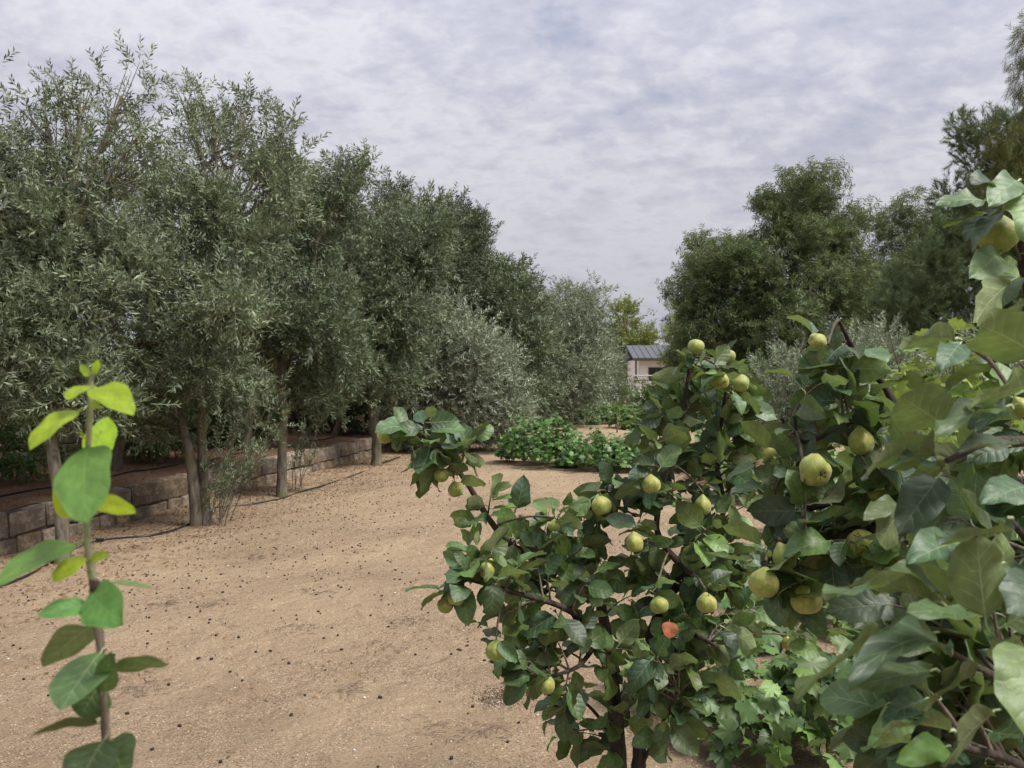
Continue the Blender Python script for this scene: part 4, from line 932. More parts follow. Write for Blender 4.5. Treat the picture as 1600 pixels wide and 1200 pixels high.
def vines():
    rng = np.random.default_rng(77)
    # the row across the sand
    xs = [[G(790, 722), G(850, 730), G(905, 735)], [G(880, 732), G(960, 738), G(1030, 742)], [G(1010, 740), G(1090, 742), G(1180, 745)]]
    labs = ['dark green bushy grapevine at the olive end of the row crossing the sand', 'dark green grapevine in the middle of the row crossing the sand, beside the short stake', 'dark green grapevine of the crossing row partly hidden by the middle quince']
    for q, (path, lab) in enumerate(zip(xs, labs)):
        path = [p + np.array((0, .5, 0)) for p in path]
        X, nn = mound(rng, path, .6, (.72, .55, .55)[q], 2000, .38)
        vine('grapevine', lab, path[0] * (1, 1, 0), X, nn, .105, M['grape_dark'], rng, 0, [bez(p, p + (.1, -.1, .5), p + (.4 * rng.normal(), -.2, .6), 6) for p in path])
    # the far beds
    for path, w, h, n, lab, m in (([G(875, 658), G(905, 661), G(945, 664)], 1.6, .8, 800, 'darker grapevine clump at the olive-side end of the far bed beyond the bare sand', 'grape_dark'),
                            ([G(930, 650), G(985, 652), G(1040, 654)], 2.6, .5, 1300, 'pale green sprawling grapevine bed in front of the white trellis frame', 'grape'),
                            ([G(985, 672), G(1010, 668), G(1060, 664)], 1.0, .6, 600, 'pale green grapevine beside the middle quince, beyond the crossing row', 'grape')):
        X, nn = mound(rng, path, w, h, n, .25)
        vine('grapevine', lab, path[0] * (1, 1, 0), X, nn, .26, M[m], rng, 0, [bez(p, p + (.2, -.2, .6), p + (.5, -.2, .8), 5) for p in path])
    Y = 47; X = rng.uniform((9.0, Y - .3, .3), (13.5, Y + .6, 2.4), (260, 3)); X[:, 1] += .4; X = X[rng.random(260) < .15 + .75 * (X[:, 2] < 1.2)]
    vine('grapevine', 'climbing grapevine on the white trellis frame before the house', np.array((10.5, Y, 0.0)), X, nrm(rng.normal(size=X.shape) + (0, -1, .6)), .28, M['grape'], rng, 0, [np.array([(x, Y, 0), (x + .1, Y, 1), (x - .1, Y, 2)]) for x in (9.6, 11, 12.4)])
    # sprawling vine in the right foreground
    path = [G(1070, 1172), G(1130, 1150), G(1225, 1120), G(1330, 1140), G(1460, 1150)]
    X, nn = mound(rng, path, .50, .36, 430, .3)
    bn = [G(1222, 1172) + (0, 0, .05), G(1300, 1188) + (0, 0, .04)]
    vine('grapevine', 'low sprawling grapevine with a small grape bunch below the large-leaved quince', path[0] * (1, 1, 0), X, nn, .125, M['grape'], rng, 300, [np.array([G(1180, 1130) + (0, 0, .05), G(1230, 1060) + (0, 0, .2), G(1260, 1040) + (0, 0, .3)]), np.array([G(1260, 1150), G(1340, 1120) + (0, 0, .18), G(1420, 1100) + (0, 0, .2)])], bn)
    path = [G(1205, 1020), G(1240, 975), G(1300, 940)]
    X, nn = mound(rng, path, .5, .42, 270, .3)
    vine('grapevine', 'loose grapevine straggling across the sand behind the sprawling one', path[0] * (1, 1, 0), X, nn, .13, M['grape'], rng, 200, [bez(path[0], path[1] + (0, 0, .4), path[2], 6)])
    # taller vines further right
    for (x, Y, w, h, n, lab, sing) in ((1490, 5.4, .75, 2.05, 420, 'climbing yellow-green grapevine tall above the large-leaved quince', 260), (1385, 6.6, .6, 1.75, 330, 'shorter climbing yellow-green grapevine next to the tallest one', 150), (1200, 10.5, .9, .8, 420, 'low grapevine hump by the dry straw heap', 0), (1330, 8.0, .8, .9, 300, 'low grapevine in front of the straw heap, under the tall climbing ones', 0)):
        b = np.array(((x - 800) / FPX * Y, Y, 0.0)); u = nrm(rng.normal(size=(n, 3))); rr = .55 + .45 * rng.random(n) ** .5
        X = b + (0, 0, h * .52) + u * rr[:, None] * (w, .5, h * .5); X[:, 2] = np.maximum(X[:, 2], .05)
        vine('grapevine', lab, b, X, u * (1, 1, .5) + (0, 0, .7), .135 if h > 1 else .16, M['grape_pale'] if h > 1 else M['grape'], rng, sing, [bez(b + (dx, 0, -.05), b + (dx * 1.5, 0, h * .6), b + (dx * 3, 0, h * .95), 7) for dx in (-.15, 0, .15)])
    # heap of dry straw
    c = np.array((4.05, 12.6, 0.0)); n = 2600; u = nrm(rng.normal(size=(n, 3))); u[:, 2] = np.abs(u[:, 2]); X = c + u * (.6 + .4 * rng.random((n, 1))) * (1.2, .8, .62)
    V = np.array([(-.025, -.5, 0), (.025, -.5, 0), (.02, .5, .03), (-.02, .5, .03)]); R = frames(rng.normal(size=(n, 3)) * (1, 1, .4), u + rng.normal(size=(n, 3)) * .3) * rng.uniform(.12, .42, n)[:, None, None]
    t = thing('straw_heap', 'heap of pinkish dry straw and prunings behind the quince trees', 'straw heap', c); m = MB(); m.inst(V, np.array([(0, 1, 2, 3)]), np.zeros((4, 2)), R, X, rng.random(n)); m.build('stalks', M['straw'], t, smooth=False, kind='stuff')
    m = MB(); ph = np.linspace(0, 6.28, 13)[:-1]; m.tube([c + (0, 0, -.05), c + (0, 0, .25), c + (0, 0, .42), c + (0, 0, .52)], [.8, .68, .45, .1], seg=12, wob=.12, rng=rng); m.build('core', M['straw'], t)
vines()

# ------------------------------------------------------------------ quince fruit
def fruit_mesh(seed, neck=0.35, elong=1.05):
    r = np.random.default_rng(seed); nu, nv = 20, 13; V = []; ph = r.uniform(0, 6.28)
    for i in range(nv + 1):
        th = math.pi * i / nv                      # 0 = stalk end (top)
        rad = math.sin(th) * (1 - neck * math.exp(-((th - 0.35) / .55) ** 2)); z = math.cos(th) * elong + neck * .35 * math.exp(-(th / .5) ** 2)
        if th > 2.5: z += (th - 2.5) ** 1.5 * 0.55          # hollow at the calyx
        for j in range(nu):
            a = 2 * math.pi * j / nu; lob = 1 + (0.065 * math.cos(5 * a + ph) + .06 * math.cos(2 * a + ph * 2) + .03 * math.cos(3 * a + ph * 3)) * (0.5 + .5 * math.sin(th)) 
            V.append((rad * lob * math.cos(a), rad * lob * math.sin(a), z))
    F = [(i * nu + j, (i + 1) * nu + j, (i + 1) * nu + (j + 1) % nu, i * nu + (j + 1) % nu) for i in range(nv) for j in range(nu)]
    zb = min(v[2] for v in V[-nu:]); zt = V[0][2]
    m = MB(); m.add(V, F); body = m.mesh('quince_fruit', M['fruit'])
    c = MB()
    for j in range(5):
        a = 2 * math.pi * j / 5 + ph; o = np.array((math.cos(a), math.sin(a), 0)); s = np.array((-math.sin(a), math.cos(a), 0)); b = np.array((0, 0, zb - .02))
        c.add([b + o * .05 + s * .09, b + o * .05 - s * .09, b + o * .26 - s * .05 + (0, 0, -.10), b + o * .30 + s * .05 + (0, 0, -.16)], [(0, 1, 2, 3)])
    c.tube([(0, 0, zb + .02), (0, 0, zb - .05)], .13, .07, 8); cal = c.mesh('calyx', M['calyx'])
    s = MB(); s.tube([(0, 0, zt - .08), (.04, 0, zt + .2), (.02, .03, zt + .42)], .06, .075, 7); st = s.mesh('stalk', M['quince_twig'])
    return body, cal, st
FRUIT = [fruit_mesh(1, .30, 1.06), fruit_mesh(2, .42, 1.16), fruit_mesh(3, .18, .98), fruit_mesh(4, .36, 1.1)]
def add_fruit(tree, x, y, Y, rpx, axis=(0, 0, -1), v=0, label=None):
    """axis: where the calyx points"""
    p = P(x, y, Y); r = rpx / FPX * Y; z = -nrm(np.array(axis, float)); ref = np.array((0.3, 1.0, .2)); X = nrm(np.cross(ref, z)); Yv = np.cross(z, X)
    R = np.stack([X, Yv, z], -1) * r; b, c, s = FRUIT[v % 4]
    o = bpy.data.objects.new('quince_fruit', b); COL.objects.link(o); o.parent = tree; tl = tree.location
    o.matrix_local = Matrix([list(R[i]) + [p[i] - tl[i]] for i in range(3)] + [[0, 0, 0, 1]])
    if label: o['label'] = label
    for me, nm in ((c, 'calyx'), (s, 'stalk')):
        q = bpy.data.objects.new(nm, me); COL.objects.link(q); q.parent = o
    return p, r, z

# ------------------------------------------------------------------ quince trees
def put_leaf(tree, me, base, R, name='leaf'):
    o = bpy.data.objects.new(name, me); COL.objects.link(o); o.parent = tree; tl = tree.location
    o.matrix_local = Matrix([list(map(float, R[i])) + [float(base[i]) - tl[i]] for i in range(3)] + [[0, 0, 0, 1]]); return o

class Quince:
    def __init__(s, name, label, base, seed):
        s.t = thing(name, label, 'tree', base, None); s.rng = np.random.default_rng(seed); s.sk = []; s.leaves = []; s.tw = MB(); s.base = base; s.wf = 1.12; s.smooth = 1.0
    def branch(s, pts, r0, r1, name='branch', mat='quince_bark', start=None):
        """pts: (px x, px y, distance) or world points"""
        p = np.array([P(*q) for q in pts]) if start is None else np.array([start] + [P(*q) for q in pts])
        c = spline(p, 6); m = MB(); m.tube(c, r0, r1, 9, wob=.09, rng=s.rng); o = m.build(name, M[mat], s.t); s.sk += list(c); return c
    def shoot(s, a, tip, nleaf, L=0.078, r0=.0034, spread=1.0):
        rng = s.rng; ln = np.linalg.norm(tip - a)
        mid = (a + tip) / 2 + np.array((0, 0, .10 * ln)) + rng.normal(size=3) * .08 * ln
        c = bez(a, mid, tip, 9); s.tw.tube(c, r0 * (1 + ln), .0014, 5, cap=False)
        ang = rng.uniform(0, 6.28)
        for i in range(nleaf):
            f = 0.28 + .72 * (i + .5) / nleaf if i < nleaf - 1 else 1.0
            q = f * 8; j = min(int(q), 7); p = c[j] * (1 - q + j) + c[j + 1] * (q - j); tg = nrm(c[j + 1] - c[j])
            ang += 2.4 + rng.uniform(-.6, .6)
            x = nrm(np.cross(tg, (0.2, .1, 1.0))); y = np.cross(x, tg); o = x * math.cos(ang) + y * math.sin(ang)
            d = nrm(tg * rng.uniform(.3, .9) + o * spread + np.array((0, 0, rng.uniform(-.75, .15)))) if f < 1 else nrm(tg + rng.normal(size=3) * .3)
            up = np.array((0, 0, 1.0)) * .8 + rng.normal(size=3) * .62 + np.array((0, -.25, 0)) + o * .25
            s.leaves.append((p, d, up, L * rng.uniform(.62, 1.15) * (.72 if f > .9 else 1)))
    def lobe(s, x, y, Y, rx, ry, rz, n, leaves=(5, 9), L=.098):
        rng = s.rng; sk = np.array(s.sk)
        for _ in range(n):
            u = nrm(rng.normal(size=3)) * rng.random() ** .4; tip = P(x + u[0] * rx, y + u[2] * ry, Y + u[1] * rz)
            dd = np.linalg.norm(sk - tip + np.array((0, 0, .06)), axis=1); dd = np.where(sk[:, 2] > tip[2] + .05, dd * 1.5, dd)
            a = sk[np.argmin(dd)]
            ln = np.linalg.norm(tip - a)
            s.shoot(a, tip, int(np.clip(round(ln / .026), leaves[0], leaves[1])), L)
    def finish(s, single=300):
        rng = s.rng
        if not s.leaves: return
        P_ = np.array([l[0] for l in s.leaves]); d = np.array([l[1] for l in s.leaves]); up = np.array([l[2] for l in s.leaves]); L = np.array([l[3] for l in s.leaves])
        R = frames(d, up) * L[:, None, None]
        dist = np.linalg.norm(P_ - (0, 0, CAM_H), axis=1); kp = P_[:, 2] > 0.06
        order = np.argsort(-(L / dist)); order = order[kp[order]]; rest = MB(); v = rng.integers(0, len(LQ), len(L))
        infr = lambda p: abs(p[0] / p[1]) < .69 and abs((p[2] - CAM_H) / p[1]) < .52
        k = 0; sel = []
        for i in order:
            if k < single and infr(P_[i]): put_leaf(s.t, LQ_ME[v[i]], P_[i], R[i]); k += 1
            else: sel.append(i)
        sel = np.array(sel, int)
        for g in range(len(LQ)):
            ii = sel[v[sel] == g] if len(sel) else sel
            if len(ii): rest.inst(*LQ[g], R[ii], P_[ii], rng.random(len(ii)))
        if rest.n: rest.build('inner_leaves', M['quince'], s.t, kind='stuff')
        if s.tw.n: s.tw.build('twigs', M['quince_twig'], s.t, kind='stuff')
    def named(s, bx, by, bY, tx, ty, tY, wpx, side, bend=.4, fold=.2, mat='quince', twist=0.0, seed=None, pet=.14, wave=.035):
        """one leaf from its stalk foot to its tip; side: 1 upper face to the camera, -1 under face, else a normal"""
        a, b = P(bx, by, bY), P(tx, ty, tY); v = b - a; L = np.linalg.norm(v)
        seed = int(bx * 3 + by) if seed is None else seed
        chord = (math.sin(bend / 2) / (bend / 2)) if abs(bend) > 1e-3 else 1.0
        Lb = L / (pet + chord); w = s.wf * wpx / FPX * (bY + tY) / 2 / Lb
        if isinstance(side, (int, float)): nn = np.array((0, -1.0, .55)) if side > 0 else np.array((0, .75, .65))
        else: nn = np.array(side, float)
        # turn so that the chord, not the first tangent, runs to the tip
        R = frames(v[None], nn[None])[0]; q = bend / 2; cz = math.cos(q); sz = math.sin(q)
        y, z = R[:, 1] * cz + R[:, 2] * sz, R[:, 2] * cz - R[:, 1] * sz; R = np.stack([R[:, 0], y, z], -1)
        me = leaf_mesh(grid_leaf(1, w, 6, 12, bend, fold * (.4 + .6 * s.smooth), wave * s.smooth, pet, .78, seed, twist), 'leaf', M[mat]); put_leaf(s.t, me, a, R * Lb)

def middle_quince():
    Y = 2.5; b = np.array(((985 - 800) / FPX * Y, Y, 0.0)); b[2] = hgt(b[0], b[1])
    q = Quince('quince_tree', 'small fruiting quince tree with two dark stems standing alone on the sand', b, 101)
    q.branch([(968, 1210, Y), (962, 1110, Y), (953, 1050, Y), (946, 985, Y + .02), (935, 930, Y + .05), (925, 880, Y + .08)], .030, .015, 'trunk', start=b + (-.01, 0, -.05))
    q.branch([(998, 1210, Y + .03), (1004, 1130, Y + .03), (1012, 1050, Y + .03), (1020, 985, Y + .05), (1045, 930, Y + .05), (1060, 900, Y)], .026, .014, 'trunk', start=b + (.05, .03, -.05))
    q.branch([(953, 1050, Y), (930, 1000, Y - .05), (902, 965, Y - .1), (880, 930, Y - .12), (845, 880, Y - .12), (797, 850, Y - .12), (762, 808, Y - .15), (728, 752, Y - .18), (690, 702, Y - .2), (660, 682, Y - .2)], .016, .006)
    q.branch([(1060, 900, Y), (1075, 895, Y - .05), (1045, 862, Y - .05), (1026, 825, Y - .02), (1035, 760, Y), (1058, 690, Y), (1068, 632, Y), (1080, 560, Y)], .013, .005)
    q.branch([(1045, 930, Y + .05), (1100, 880, Y + .1), (1130, 800, Y + .12), (1120, 720, Y + .12), (1130, 640, Y + .08), (1140, 580, Y + .05)], .012, .005)
    q.branch([(925, 880, Y + .08), (930, 830, Y + .1), (960, 780, Y + .05)], .010, .005)
    q.branch([(946, 985, Y + .02), (870, 945, Y - .25), (800, 925, Y - .35), (730, 905, Y - .38)], .011, .004)
    q.branch([(1020, 985, Y + .05), (1080, 990, Y - .15), (1120, 1010, Y - .25)], .011, .005)
    q.branch([(946, 985, Y + .02), (905, 1040, Y - .2), (850, 1060, Y - .3)], .009, .004)
    q.branch([(972, 1180, Y + .05), (935, 1120, Y + .05), (900, 1090, Y), (850, 1085, Y)], .007, .003)
    q.branch([(1005, 1190, Y + .03), (1040, 1120, Y - .1), (1060, 1080, Y - .2)], .007, .003)
    for a in ((640, 678, Y - .2, 42, 34, .06, 3), (665, 715, Y - .2, 40, 30, .06, 3), (725, 690, Y - .2, 28, 28, .06, 2), (750, 790, Y - .16, 30, 30, .05, 2), (860, 820, Y - .12, 80, 50, .2, 9), (760, 900, Y - .35, 70, 50, .12, 8), (820, 950, Y - .25, 80, 60, .2, 9),
              (950, 880, Y, 100, 70, .3, 15), (1070, 900, Y, 100, 80, .3, 15), (1040, 1010, Y - .15, 90, 65, .2, 12), (1130, 980, Y - .1, 70, 65, .2, 8), (850, 1045, Y - .25, 55, 45, .12, 6), (780, 985, Y - .3, 40, 40, .1, 3),
              (920, 1130, Y, 85, 55, .15, 9), (1040, 1120, Y - .15, 50, 45, .1, 4), (1090, 595, Y, 75, 50, .15, 10), (1060, 680, Y, 75, 60, .2, 12), (1030, 760, Y, 80, 50, .2, 10), (1130, 760, Y + .1, 60, 70, .2, 9), (1165, 620, Y + .05, 32, 40, .1, 4), (960, 770, Y + .03, 45, 30, .1, 4), (1150, 690, Y + .1, 50, 60, .15, 6), (1000, 930, Y + .1, 120, 70, .2, 9), (1120, 850, Y + .05, 60, 50, .15, 7), (1165, 930, Y, 45, 60, .15, 5), (1080, 820, Y, 55, 40, .15, 5), (880, 1000, Y - .1, 60, 40, .15, 5), (990, 1060, Y - .1, 60, 50, .12, 5)):
        q.lobe(*a)
    for x, y, dz, r, ax, v in ((603, 680, -.22, 13, (-.9, -.1, -.35), 1), (690, 742, -.22, 11, (.2, -.5, -1), 3), (712, 765, -.2, 12, (.2, -.2, -1), 0), (716, 717, -.18, 9, (0, 0, -1), 0), (763, 890, -.42, 14, (-.3, -.3, -1), 1), (713, 931, -.44, 14, (-.2, -.3, -1), 1),
                             (696, 946, -.42, 12, (-.2, 0, -1), 0), (865, 822, -.25, 9, (0, 0, -1), 2), (939, 790, -.15, 15, (.3, -.3, -1), 3), (1018, 757, -.2, 14, (.1, -.2, -1), 0), (992, 848, -.2, 14, (.1, -.3, -1), 1), (1030, 946, -.3, 14, (.2, -.4, -1), 2), (1105, 943, -.25, 15, (.1, -.3, -1), 0),
                             (775, 1017, -.4, 16, (0, 0, -1), 2), (855, 1070, -.35, 13, (-.1, 0, -1), 1), (1088, 542, -.05, 12.5, (.2, .3, .9), 2), (1126, 595, -.15, 13, (.1, -.2, -1), 0), (1157, 599, -.15, 13, (.9, -.2, -.2), 3), (1138, 556, -.05, 11, (.3, 0, .9), 2), (1098, 790, -.05, 14, (0, 0, -1), 1), (1230, 1005, -.1, 9, (0, 0, -1), 1)):
        p, r, z = add_fruit(q.t, x, y, Y + dz, r, ax, v)
        top = p + z * r * 1.5; sk = np.array(q.sk); a = sk[np.argmin(np.linalg.norm(sk - top - (0, 0, .04), axis=1))]
        q.tw.tube(bez(a, (a + top) / 2 + (0, 0, .03), top, 6), .004, .003, 5, cap=False)
        for i in range(3): q.leaves.append((top + q.rng.normal(size=3) * .012, nrm(q.rng.normal(size=3) * (1, .6, .6) + (0, .2, -.1)), np.array((0, -.2, 1.0)) + q.rng.normal(size=3) * .4, q.rng.uniform(.07, .10)))
    q.finish(300)
    q.named(1046, 968, Y - .4, 1046, 998, Y - .42, 22, 1, .5, .3, 'dead')
    q.t.children[-1]['label'] = 'withered orange-brown leaf'
middle_quince()

def right_quince():
    b = np.array((1.02, 1.25, 0.0)); b[2] = hgt(b[0], b[1])
    q = Quince('quince_tree', 'large-leaved quince tree with the biggest yellow fruit, in front of the climbing grapevines', b, 202)
    q.branch([(1720, 1250, 1.3), (1700, 1000, 1.32), (1680, 800, 1.35), (1660, 620, 1.38)], .045, .022, 'trunk', start=b + (0, 0, -.05))
    q.branch([(1700, 1000, 1.32), (1600, 950, 1.4), (1450, 880, 1.55), (1395, 850, 1.6), (1350, 815, 1.65), (1300, 790, 1.68), (1240, 800, 1.7)], .018, .006)
    q.branch([(1350, 815, 1.65), (1290, 850, 1.62), (1235, 860, 1.62), (1190, 880, 1.62)], .008, .004)
    q.branch([(1680, 800, 1.35), (1560, 740, 1.5), (1440, 690, 1.65), (1380, 600, 1.75), (1340, 555, 1.75), (1310, 500, 1.72)], .015, .004)
    q.branch([(1380, 640, 1.72), (1310, 670, 1.7), (1255, 690, 1.7), (1240, 650, 1.68)], .007, .003)
    q.branch([(1660, 620, 1.38), (1630, 520, 1.36), (1605, 440, 1.35), (1590, 340, 1.33), (1590, 285, 1.32)], .014, .005)
    q.branch([(1690, 1050, 1.32), (1620, 1090, 1.05), (1540, 1050, .88), (1490, 1022, .84)], .009, .0035)
    q.branch([(1680, 900, 1.33), (1620, 860, 1.05), (1580, 815, .95)], .009, .0035)
    q.branch([(1665, 700, 1.36), (1600, 690, 1.1), (1545, 690, .98), (1480, 720, .92)], .009, .0035)
    q.branch([(1690, 1100, 1.32), (1640, 1200, 1.1), (1560, 1180, .95), (1490, 1165, .9)], .009, .0035)
    q.branch([(1660, 640, 1.38), (1560, 570, 1.2), (1502, 532, 1.12)], .008, .0035)
    for a in ((1300, 545, 1.72, 45, 35, .08, 3), (1310, 620, 1.72, 60, 55, .15, 7), (1240, 690, 1.7, 45, 45, .1, 5), (1280, 790, 1.7, 75, 60, .15, 9), (1215, 860, 1.65, 50, 45, .1, 5), (1330, 870, 1.62, 70, 50, .15, 7), (1390, 690, 1.7, 55, 70, .15, 7), (1400, 790, 1.65, 60, 50, .12, 6), (1240, 930, 1.6, 45, 40, .08, 4),
              (1490, 780, 1.3, 70, 90, .15, 7), (1560, 900, 1.25, 70, 90, .15, 9), (1500, 1010, 1.2, 80, 70, .15, 8), (1560, 1120, 1.15, 70, 70, .12, 8), (1570, 580, 1.3, 45, 50, .1, 5), (1590, 700, 1.3, 50, 60, .1, 5), (1590, 400, 1.36, 25, 60, .06, 3), (1440, 900, 1.4, 60, 50, .15, 5), (1620, 1000, 1.2, 50, 120, .12, 6), (1480, 1090, 1.0, 90, 60, .06, 5), (1560, 950, 1.0, 50, 70, .06, 5), (1430, 960, 1.1, 60, 50, .08, 5), (1400, 1130, 1.05, 50, 40, .06, 3), (1540, 1170, 1.0, 60, 40, .06, 4)):
        q.lobe(*a, leaves=(3, 7), L=.100)
    F = ((1273, 735, 1.58, 25, (.15, -.9, -.25), 2, 'pale yellow quince showing its dark calyx'), (1195, 911, 1.55, 22, (-.1, -.1, -1), 0, None), (1226, 870, 1.58, 19, (.4, -.1, -1), 1, None), (1259, 938, 1.55, 23, (.1, -.1, -1), 2, None), (1345, 846, 1.58, 19, (-.5, -.5, .5), 0, None), (1211, 792, 1.66, 18, (0, 0, -1), 2, None),
         (1278, 533, 1.66, 13, (-.9, -.3, .2), 1, 'small blotched quince with a dried calyx'), (1560, 367, 1.3, 28, (-.2, -.1, -1), 0, None), (1597, 636, 1.1, 15, (.4, -.1, -.6), 1, None), (1203, 707, 1.66, 9, (.2, 0, 1), 2, None), (1372, 770, 1.62, 14, (.2, 0, -1), 0, None), (1345, 690, 1.66, 20, (.1, 0, -1), 1, None), (1420, 872, 1.5, 17, (.1, 0, -1), 3, None))
    for x, y, Y, r, ax, v, lab in F:
        p, r_, z = add_fruit(q.t, x, y, Y, r, ax, v, lab); top = p + z * r_ * 1.5; sk = np.array(q.sk); a = sk[np.argmin(np.linalg.norm(sk - top - (0, 0, .03), axis=1))]
        q.tw.tube(bez(a, (a + top) / 2 + (0, 0, .02), top, 6), .004, .003, 5, cap=False)
        for i in range(3): q.leaves.append((top + q.rng.normal(size=3) * .012, nrm(q.rng.normal(size=3) * (1, .5, .6) + (0, .3, -.1)), np.array((0, -.2, 1.0)) + q.rng.normal(size=3) * .4, q.rng.uniform(.06, .09)))
    q.finish(300)
    N = q.named
    N(1392, 1004, .80, 1252, 1108, .72, 118, (.25, .8, .75), .5, .15)                 # big under side
    N(1487, 1022, .84, 1318, 1084, .70, 62, (-.35, -.55, .9), .9, .25)
    N(1543, 982, .82, 1528, 838, .80, 82, (.1, .95, .25), .25, .3)
    N(1482, 951, .86, 1293, 955, .76, 60, (0, .55, .85), .7, .3)
    N(1476, 935, .88, 1388, 893, .82, 50, (.2, -.5, .9), .5, .15)
    N(1395, 908, .92, 1308, 934, .86, 44, (0, .6, .8), .4, .3)
    N(1531, 984, .80, 1412, 966, .72, 48, (.1, -.32, .95), .5, .2)
    N(1510, 850, .92, 1415, 886, .84, 60, (-.1, -.7, .8), .6, .2)
    N(1582, 808, .88, 1458, 828, .78, 60, (0, .5, .85), -.6, .3)
    N(1602, 1000, .76, 1606, 1165, .68, 100, (-.3, -.9, .4), .6, .2)
    N(1468, 1048, .86, 1324, 1084, .80, 45, (0, -.45, .9), .4, .2)
    N(1452, 1090, .88, 1374, 1124, .84, 34, (0, -.8, .6), .6, .5)
    N(1533, 1052, .82, 1450, 1118, .74, 86, (.2, .85, .5), .3, .15)
    N(1499, 1148, .88, 1382, 1154, .80, 50, (0, .6, .8), .5, .3)
    N(1485, 1166, .86, 1396, 1194, .80, 40, (0, -.7, .75), .5, .2, 'midleaf')
    N(1562, 1108, .82, 1480, 1202, .76, 74, (.2, .9, .4), .3, .15)
    N(1432, 1163, .92, 1348, 1178, .86, 40, (0, .6, .8), .4, .3)
    N(1468, 988, .92, 1364, 1012, .86, 56, (0, -.8, .6), .4, .2)
    N(1480, 712, .92, 1360, 752, .82, 92, (.1, .8, .65), .6, .2)
    N(1484, 670, .94, 1408, 622, .90, 84, (.3, .9, .4), .3, .2)
    N(1583, 638, .94, 1460, 685, .84, 48, (-.1, -.35, .95), .5, .25)
    N(1505, 532, 1.12, 1413, 553, 1.02, 50, (0, .7, .75), .5, .25)
    N(1502, 536, 1.1, 1468, 585, 1.02, 40, (-.3, -.8, .5), .5, .2)
    N(1632, 560, .90, 1532, 512, .82, 88, (.2, .85, .55), .4, .2)
    N(1632, 600, .92, 1522, 640, .84, 66, (0, .75, .7), .3, .2)
    N(1592, 692, .95, 1498, 707, .88, 40, (0, -.4, .9), .3, .2)
    N(1482, 738, .92, 1386, 738, .84, 30, (0, -.25, .95), .6, .25)
    N(1472, 738, .95, 1402, 838, .90, 58, (-.4, -.9, .4), .4, .3)
    N(1408, 788, 1.1, 1346, 818, 1.02, 32, (0, -.6, .8), .6, .2)
    N(1412, 792, 1.1, 1378, 852, 1.05, 56, (.3, .9, .3), .3, .2)
    N(1560, 297, 1.3, 1514, 290, 1.24, 40, (0, -.8, .7), .6, .25)
    N(1594, 282, 1.3, 1540, 328, 1.22, 46, (-.2, -.9, .5), .6, .2)
    N(1604, 300, 1.28, 1606, 382, 1.2, 62, (-.3, -.95, .3), .5, .2)
    N(1565, 395, 1.3, 1512, 438, 1.22, 50, (-.1, -.9, .3), .4, .2)
    N(1588, 434, 1.22, 1530, 504, 1.14, 52, (.3, .9, .4), .4, .2)
    N(1538, 334, 1.3, 1508, 380, 1.26, 24, (-.6, -.7, .5), .4, .3)
    N(1572, 328, 1.28, 1520, 398, 1.22, 26, (-.7, -.5, .5), .5, .4)
    N(1612, 476, 1.1, 1572, 498, 1.04, 24, (0, .6, .8), .4, .2)
    N(1570, 880, .95, 1490, 905, .88, 56, (0, -.8, .6), .4, .2)
    N(1620, 900, .84, 1570, 960, .78, 60, (-.3, -.8, .5), .4, .2)
    N(1610, 760, .95, 1530, 790, .9, 50, (0, -.7, .7), .5, .2)
    N(1600, 1060, .84, 1560, 1000, .8, 50, (.2, .8, .5), .4, .2)
right_quince()

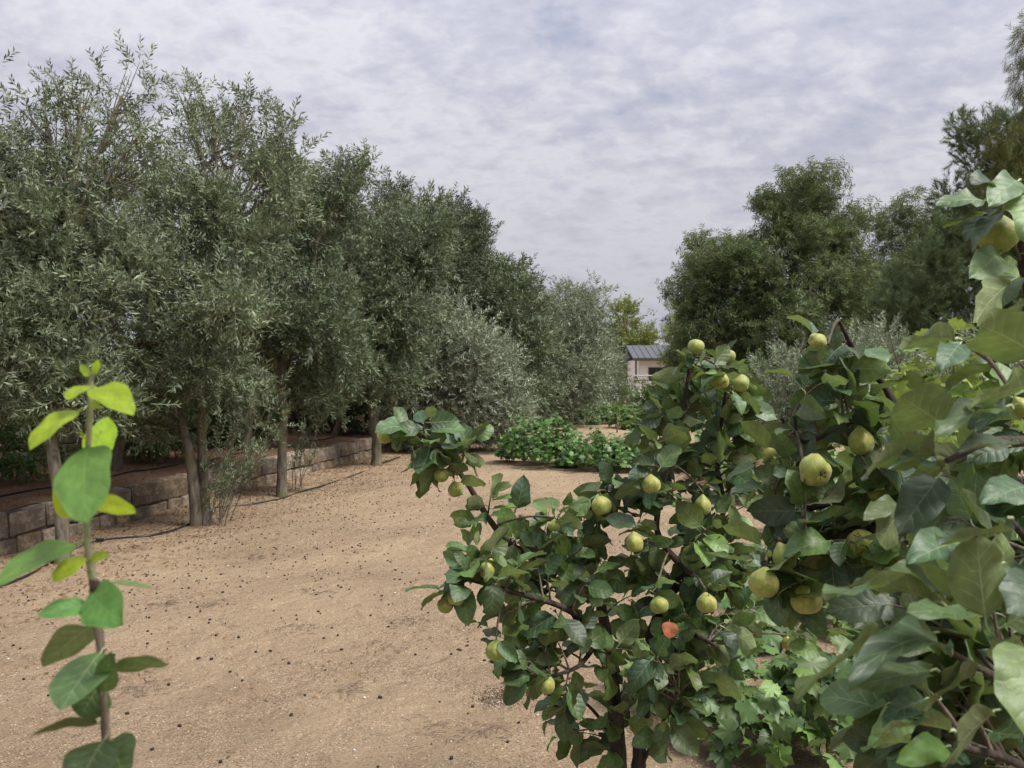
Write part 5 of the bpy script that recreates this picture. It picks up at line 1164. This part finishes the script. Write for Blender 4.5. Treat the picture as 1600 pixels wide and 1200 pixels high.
def left_shoot():
    Y = .62; b = np.array(((172 - 800) / FPX * Y, Y + .03, 0.0)); b[2] = hgt(b[0], b[1])
    q = Quince('quince_sapling', 'slender upright quince shoot with yellow-green young leaves at its tip', b, 303); q.wf = 0.95; q.smooth = 0.35
    q.branch([(175, 1260, Y + .02), (168, 1180, Y), (160, 1050, Y), (152, 960, Y), (145, 905, Y)], .0038, .0031, 'stem', 'quince_twig', start=b + (0, 0, -.05))
    q.branch([(145, 905, Y), (137, 850, Y), (135, 790, Y), (138, 700, Y), (141, 640, Y), (142, 600, Y), (144, 582, Y)], .0031, .0016, 'stem', 'green_stem')
    N = q.named
    N(144, 588, Y, 154, 562, Y - .01, 13, (.2, -1, .1), -.3, .2, 'young')
    N(143, 590, Y, 126, 570, Y + .01, 14, (-.2, -1, .2), .3, .2, 'young')
    N(141, 628, Y, 158, 640, Y - .02, 14, (.3, -1, .3), .4, .2, 'young')
    N(138, 690, Y, 126, 672, Y - .01, 12, (-.3, -1, .3), .3, .2, 'young')
    N(140, 600, Y, 106, 626, Y - .02, 42, (-.3, -1, .2), .4, .1, 'young')
    N(145, 606, Y, 212, 655, Y - .03, 52, (.45, -.8, .5), .9, .15, 'young')
    N(134, 638, Y, 49, 708, Y - .03, 62, (-.45, -.85, .5), .8, .12, 'young')
    N(142, 724, Y, 168, 650, Y + .03, 50, (.2, -1, .1), -.3, .1, 'young')
    N(139, 694, Y - .01, 138, 820, Y - .06, 96, (0.05, -1, .2), .5, .08, 'midleaf', pet=.05)
    N(136, 742, Y + .01, 88, 800, Y + .04, 74, (-.2, -1, .1), .2, .1, 'young')
    N(140, 782, Y, 215, 803, Y - .02, 32, (.2, -.8, .5), .4, .15, 'young')
    N(134, 848, Y, -6, 922, Y - .05, 64, (-.35, -.9, .6), .8, .15, 'midleaf')
    N(134, 866, Y, 86, 912, Y - .03, 46, (-.2, -1, .2), .4, .1, 'young')
    N(139, 874, Y, 172, 868, Y - .02, 20, (.1, -.8, .5), .3, .1, 'young')
    N(140, 922, Y, 196, 976, Y - .05, 74, (.2, -1, .3), .4, .2, 'midleaf')
    N(148, 914, Y, 246, 924, Y + .02, 16, (.1, -.3, 1), .5, .4)
    N(148, 946, Y, 58, 964, Y - .03, 40, (-.1, -.8, .6), .5, .2, 'midleaf')
    N(152, 962, Y, 148, 980, Y - .02, 20, (0, -.9, .4), .3, .1, 'young')
    N(152, 972, Y, 64, 1046, Y + .03, 56, (-.4, .95, .3), .4, .15)
    N(166, 1010, Y, 96, 1112, Y - .05, 100, (-.2, -1, .25), .3, .12)
    N(160, 1062, Y, 126, 1120, Y, 70, (.2, -1, .2), .4, .15)
    N(164, 1086, Y, 174, 1016, Y - .04, 40, (.3, -1, .2), .3, .2)
    N(166, 1054, Y, 262, 1042, Y - .01, 44, (.1, .75, .65), .6, .2)
    N(165, 1132, Y, 46, 1154, Y - .04, 56, (0, .75, .65), .5, .2)
    N(170, 1146, Y - .01, 116, 1250, Y - .05, 96, (-.2, -1, .3), .4, .15)
    N(172, 1150, Y, 200, 1220, Y - .04, 70, (.3, -1, .3), .4, .15)
    m = MB(); p = P(150, 577, Y); 
    for i in range(5):
        a = 1.25 * i; tip = p + np.array((math.cos(a) * .004 + .001, math.sin(a) * .004, .003)); m.add([p + (-.002, 0, -.003), p + (.002, 0, -.003), tip, p + (0, .002, .002)], [(0, 1, 2, 3)])
    m.build('bud', M['quince_twig'], q.t)
    m = MB(); p = P(152, 915, Y - .004); m.tube([p + (-.001, 0, -.004), p + (0, -.002, .0), p + (.001, -.003, .005)], [.003, .0045, .002], seg=8); m.build('bud', M['quince_twig'], q.t)
left_shoot()
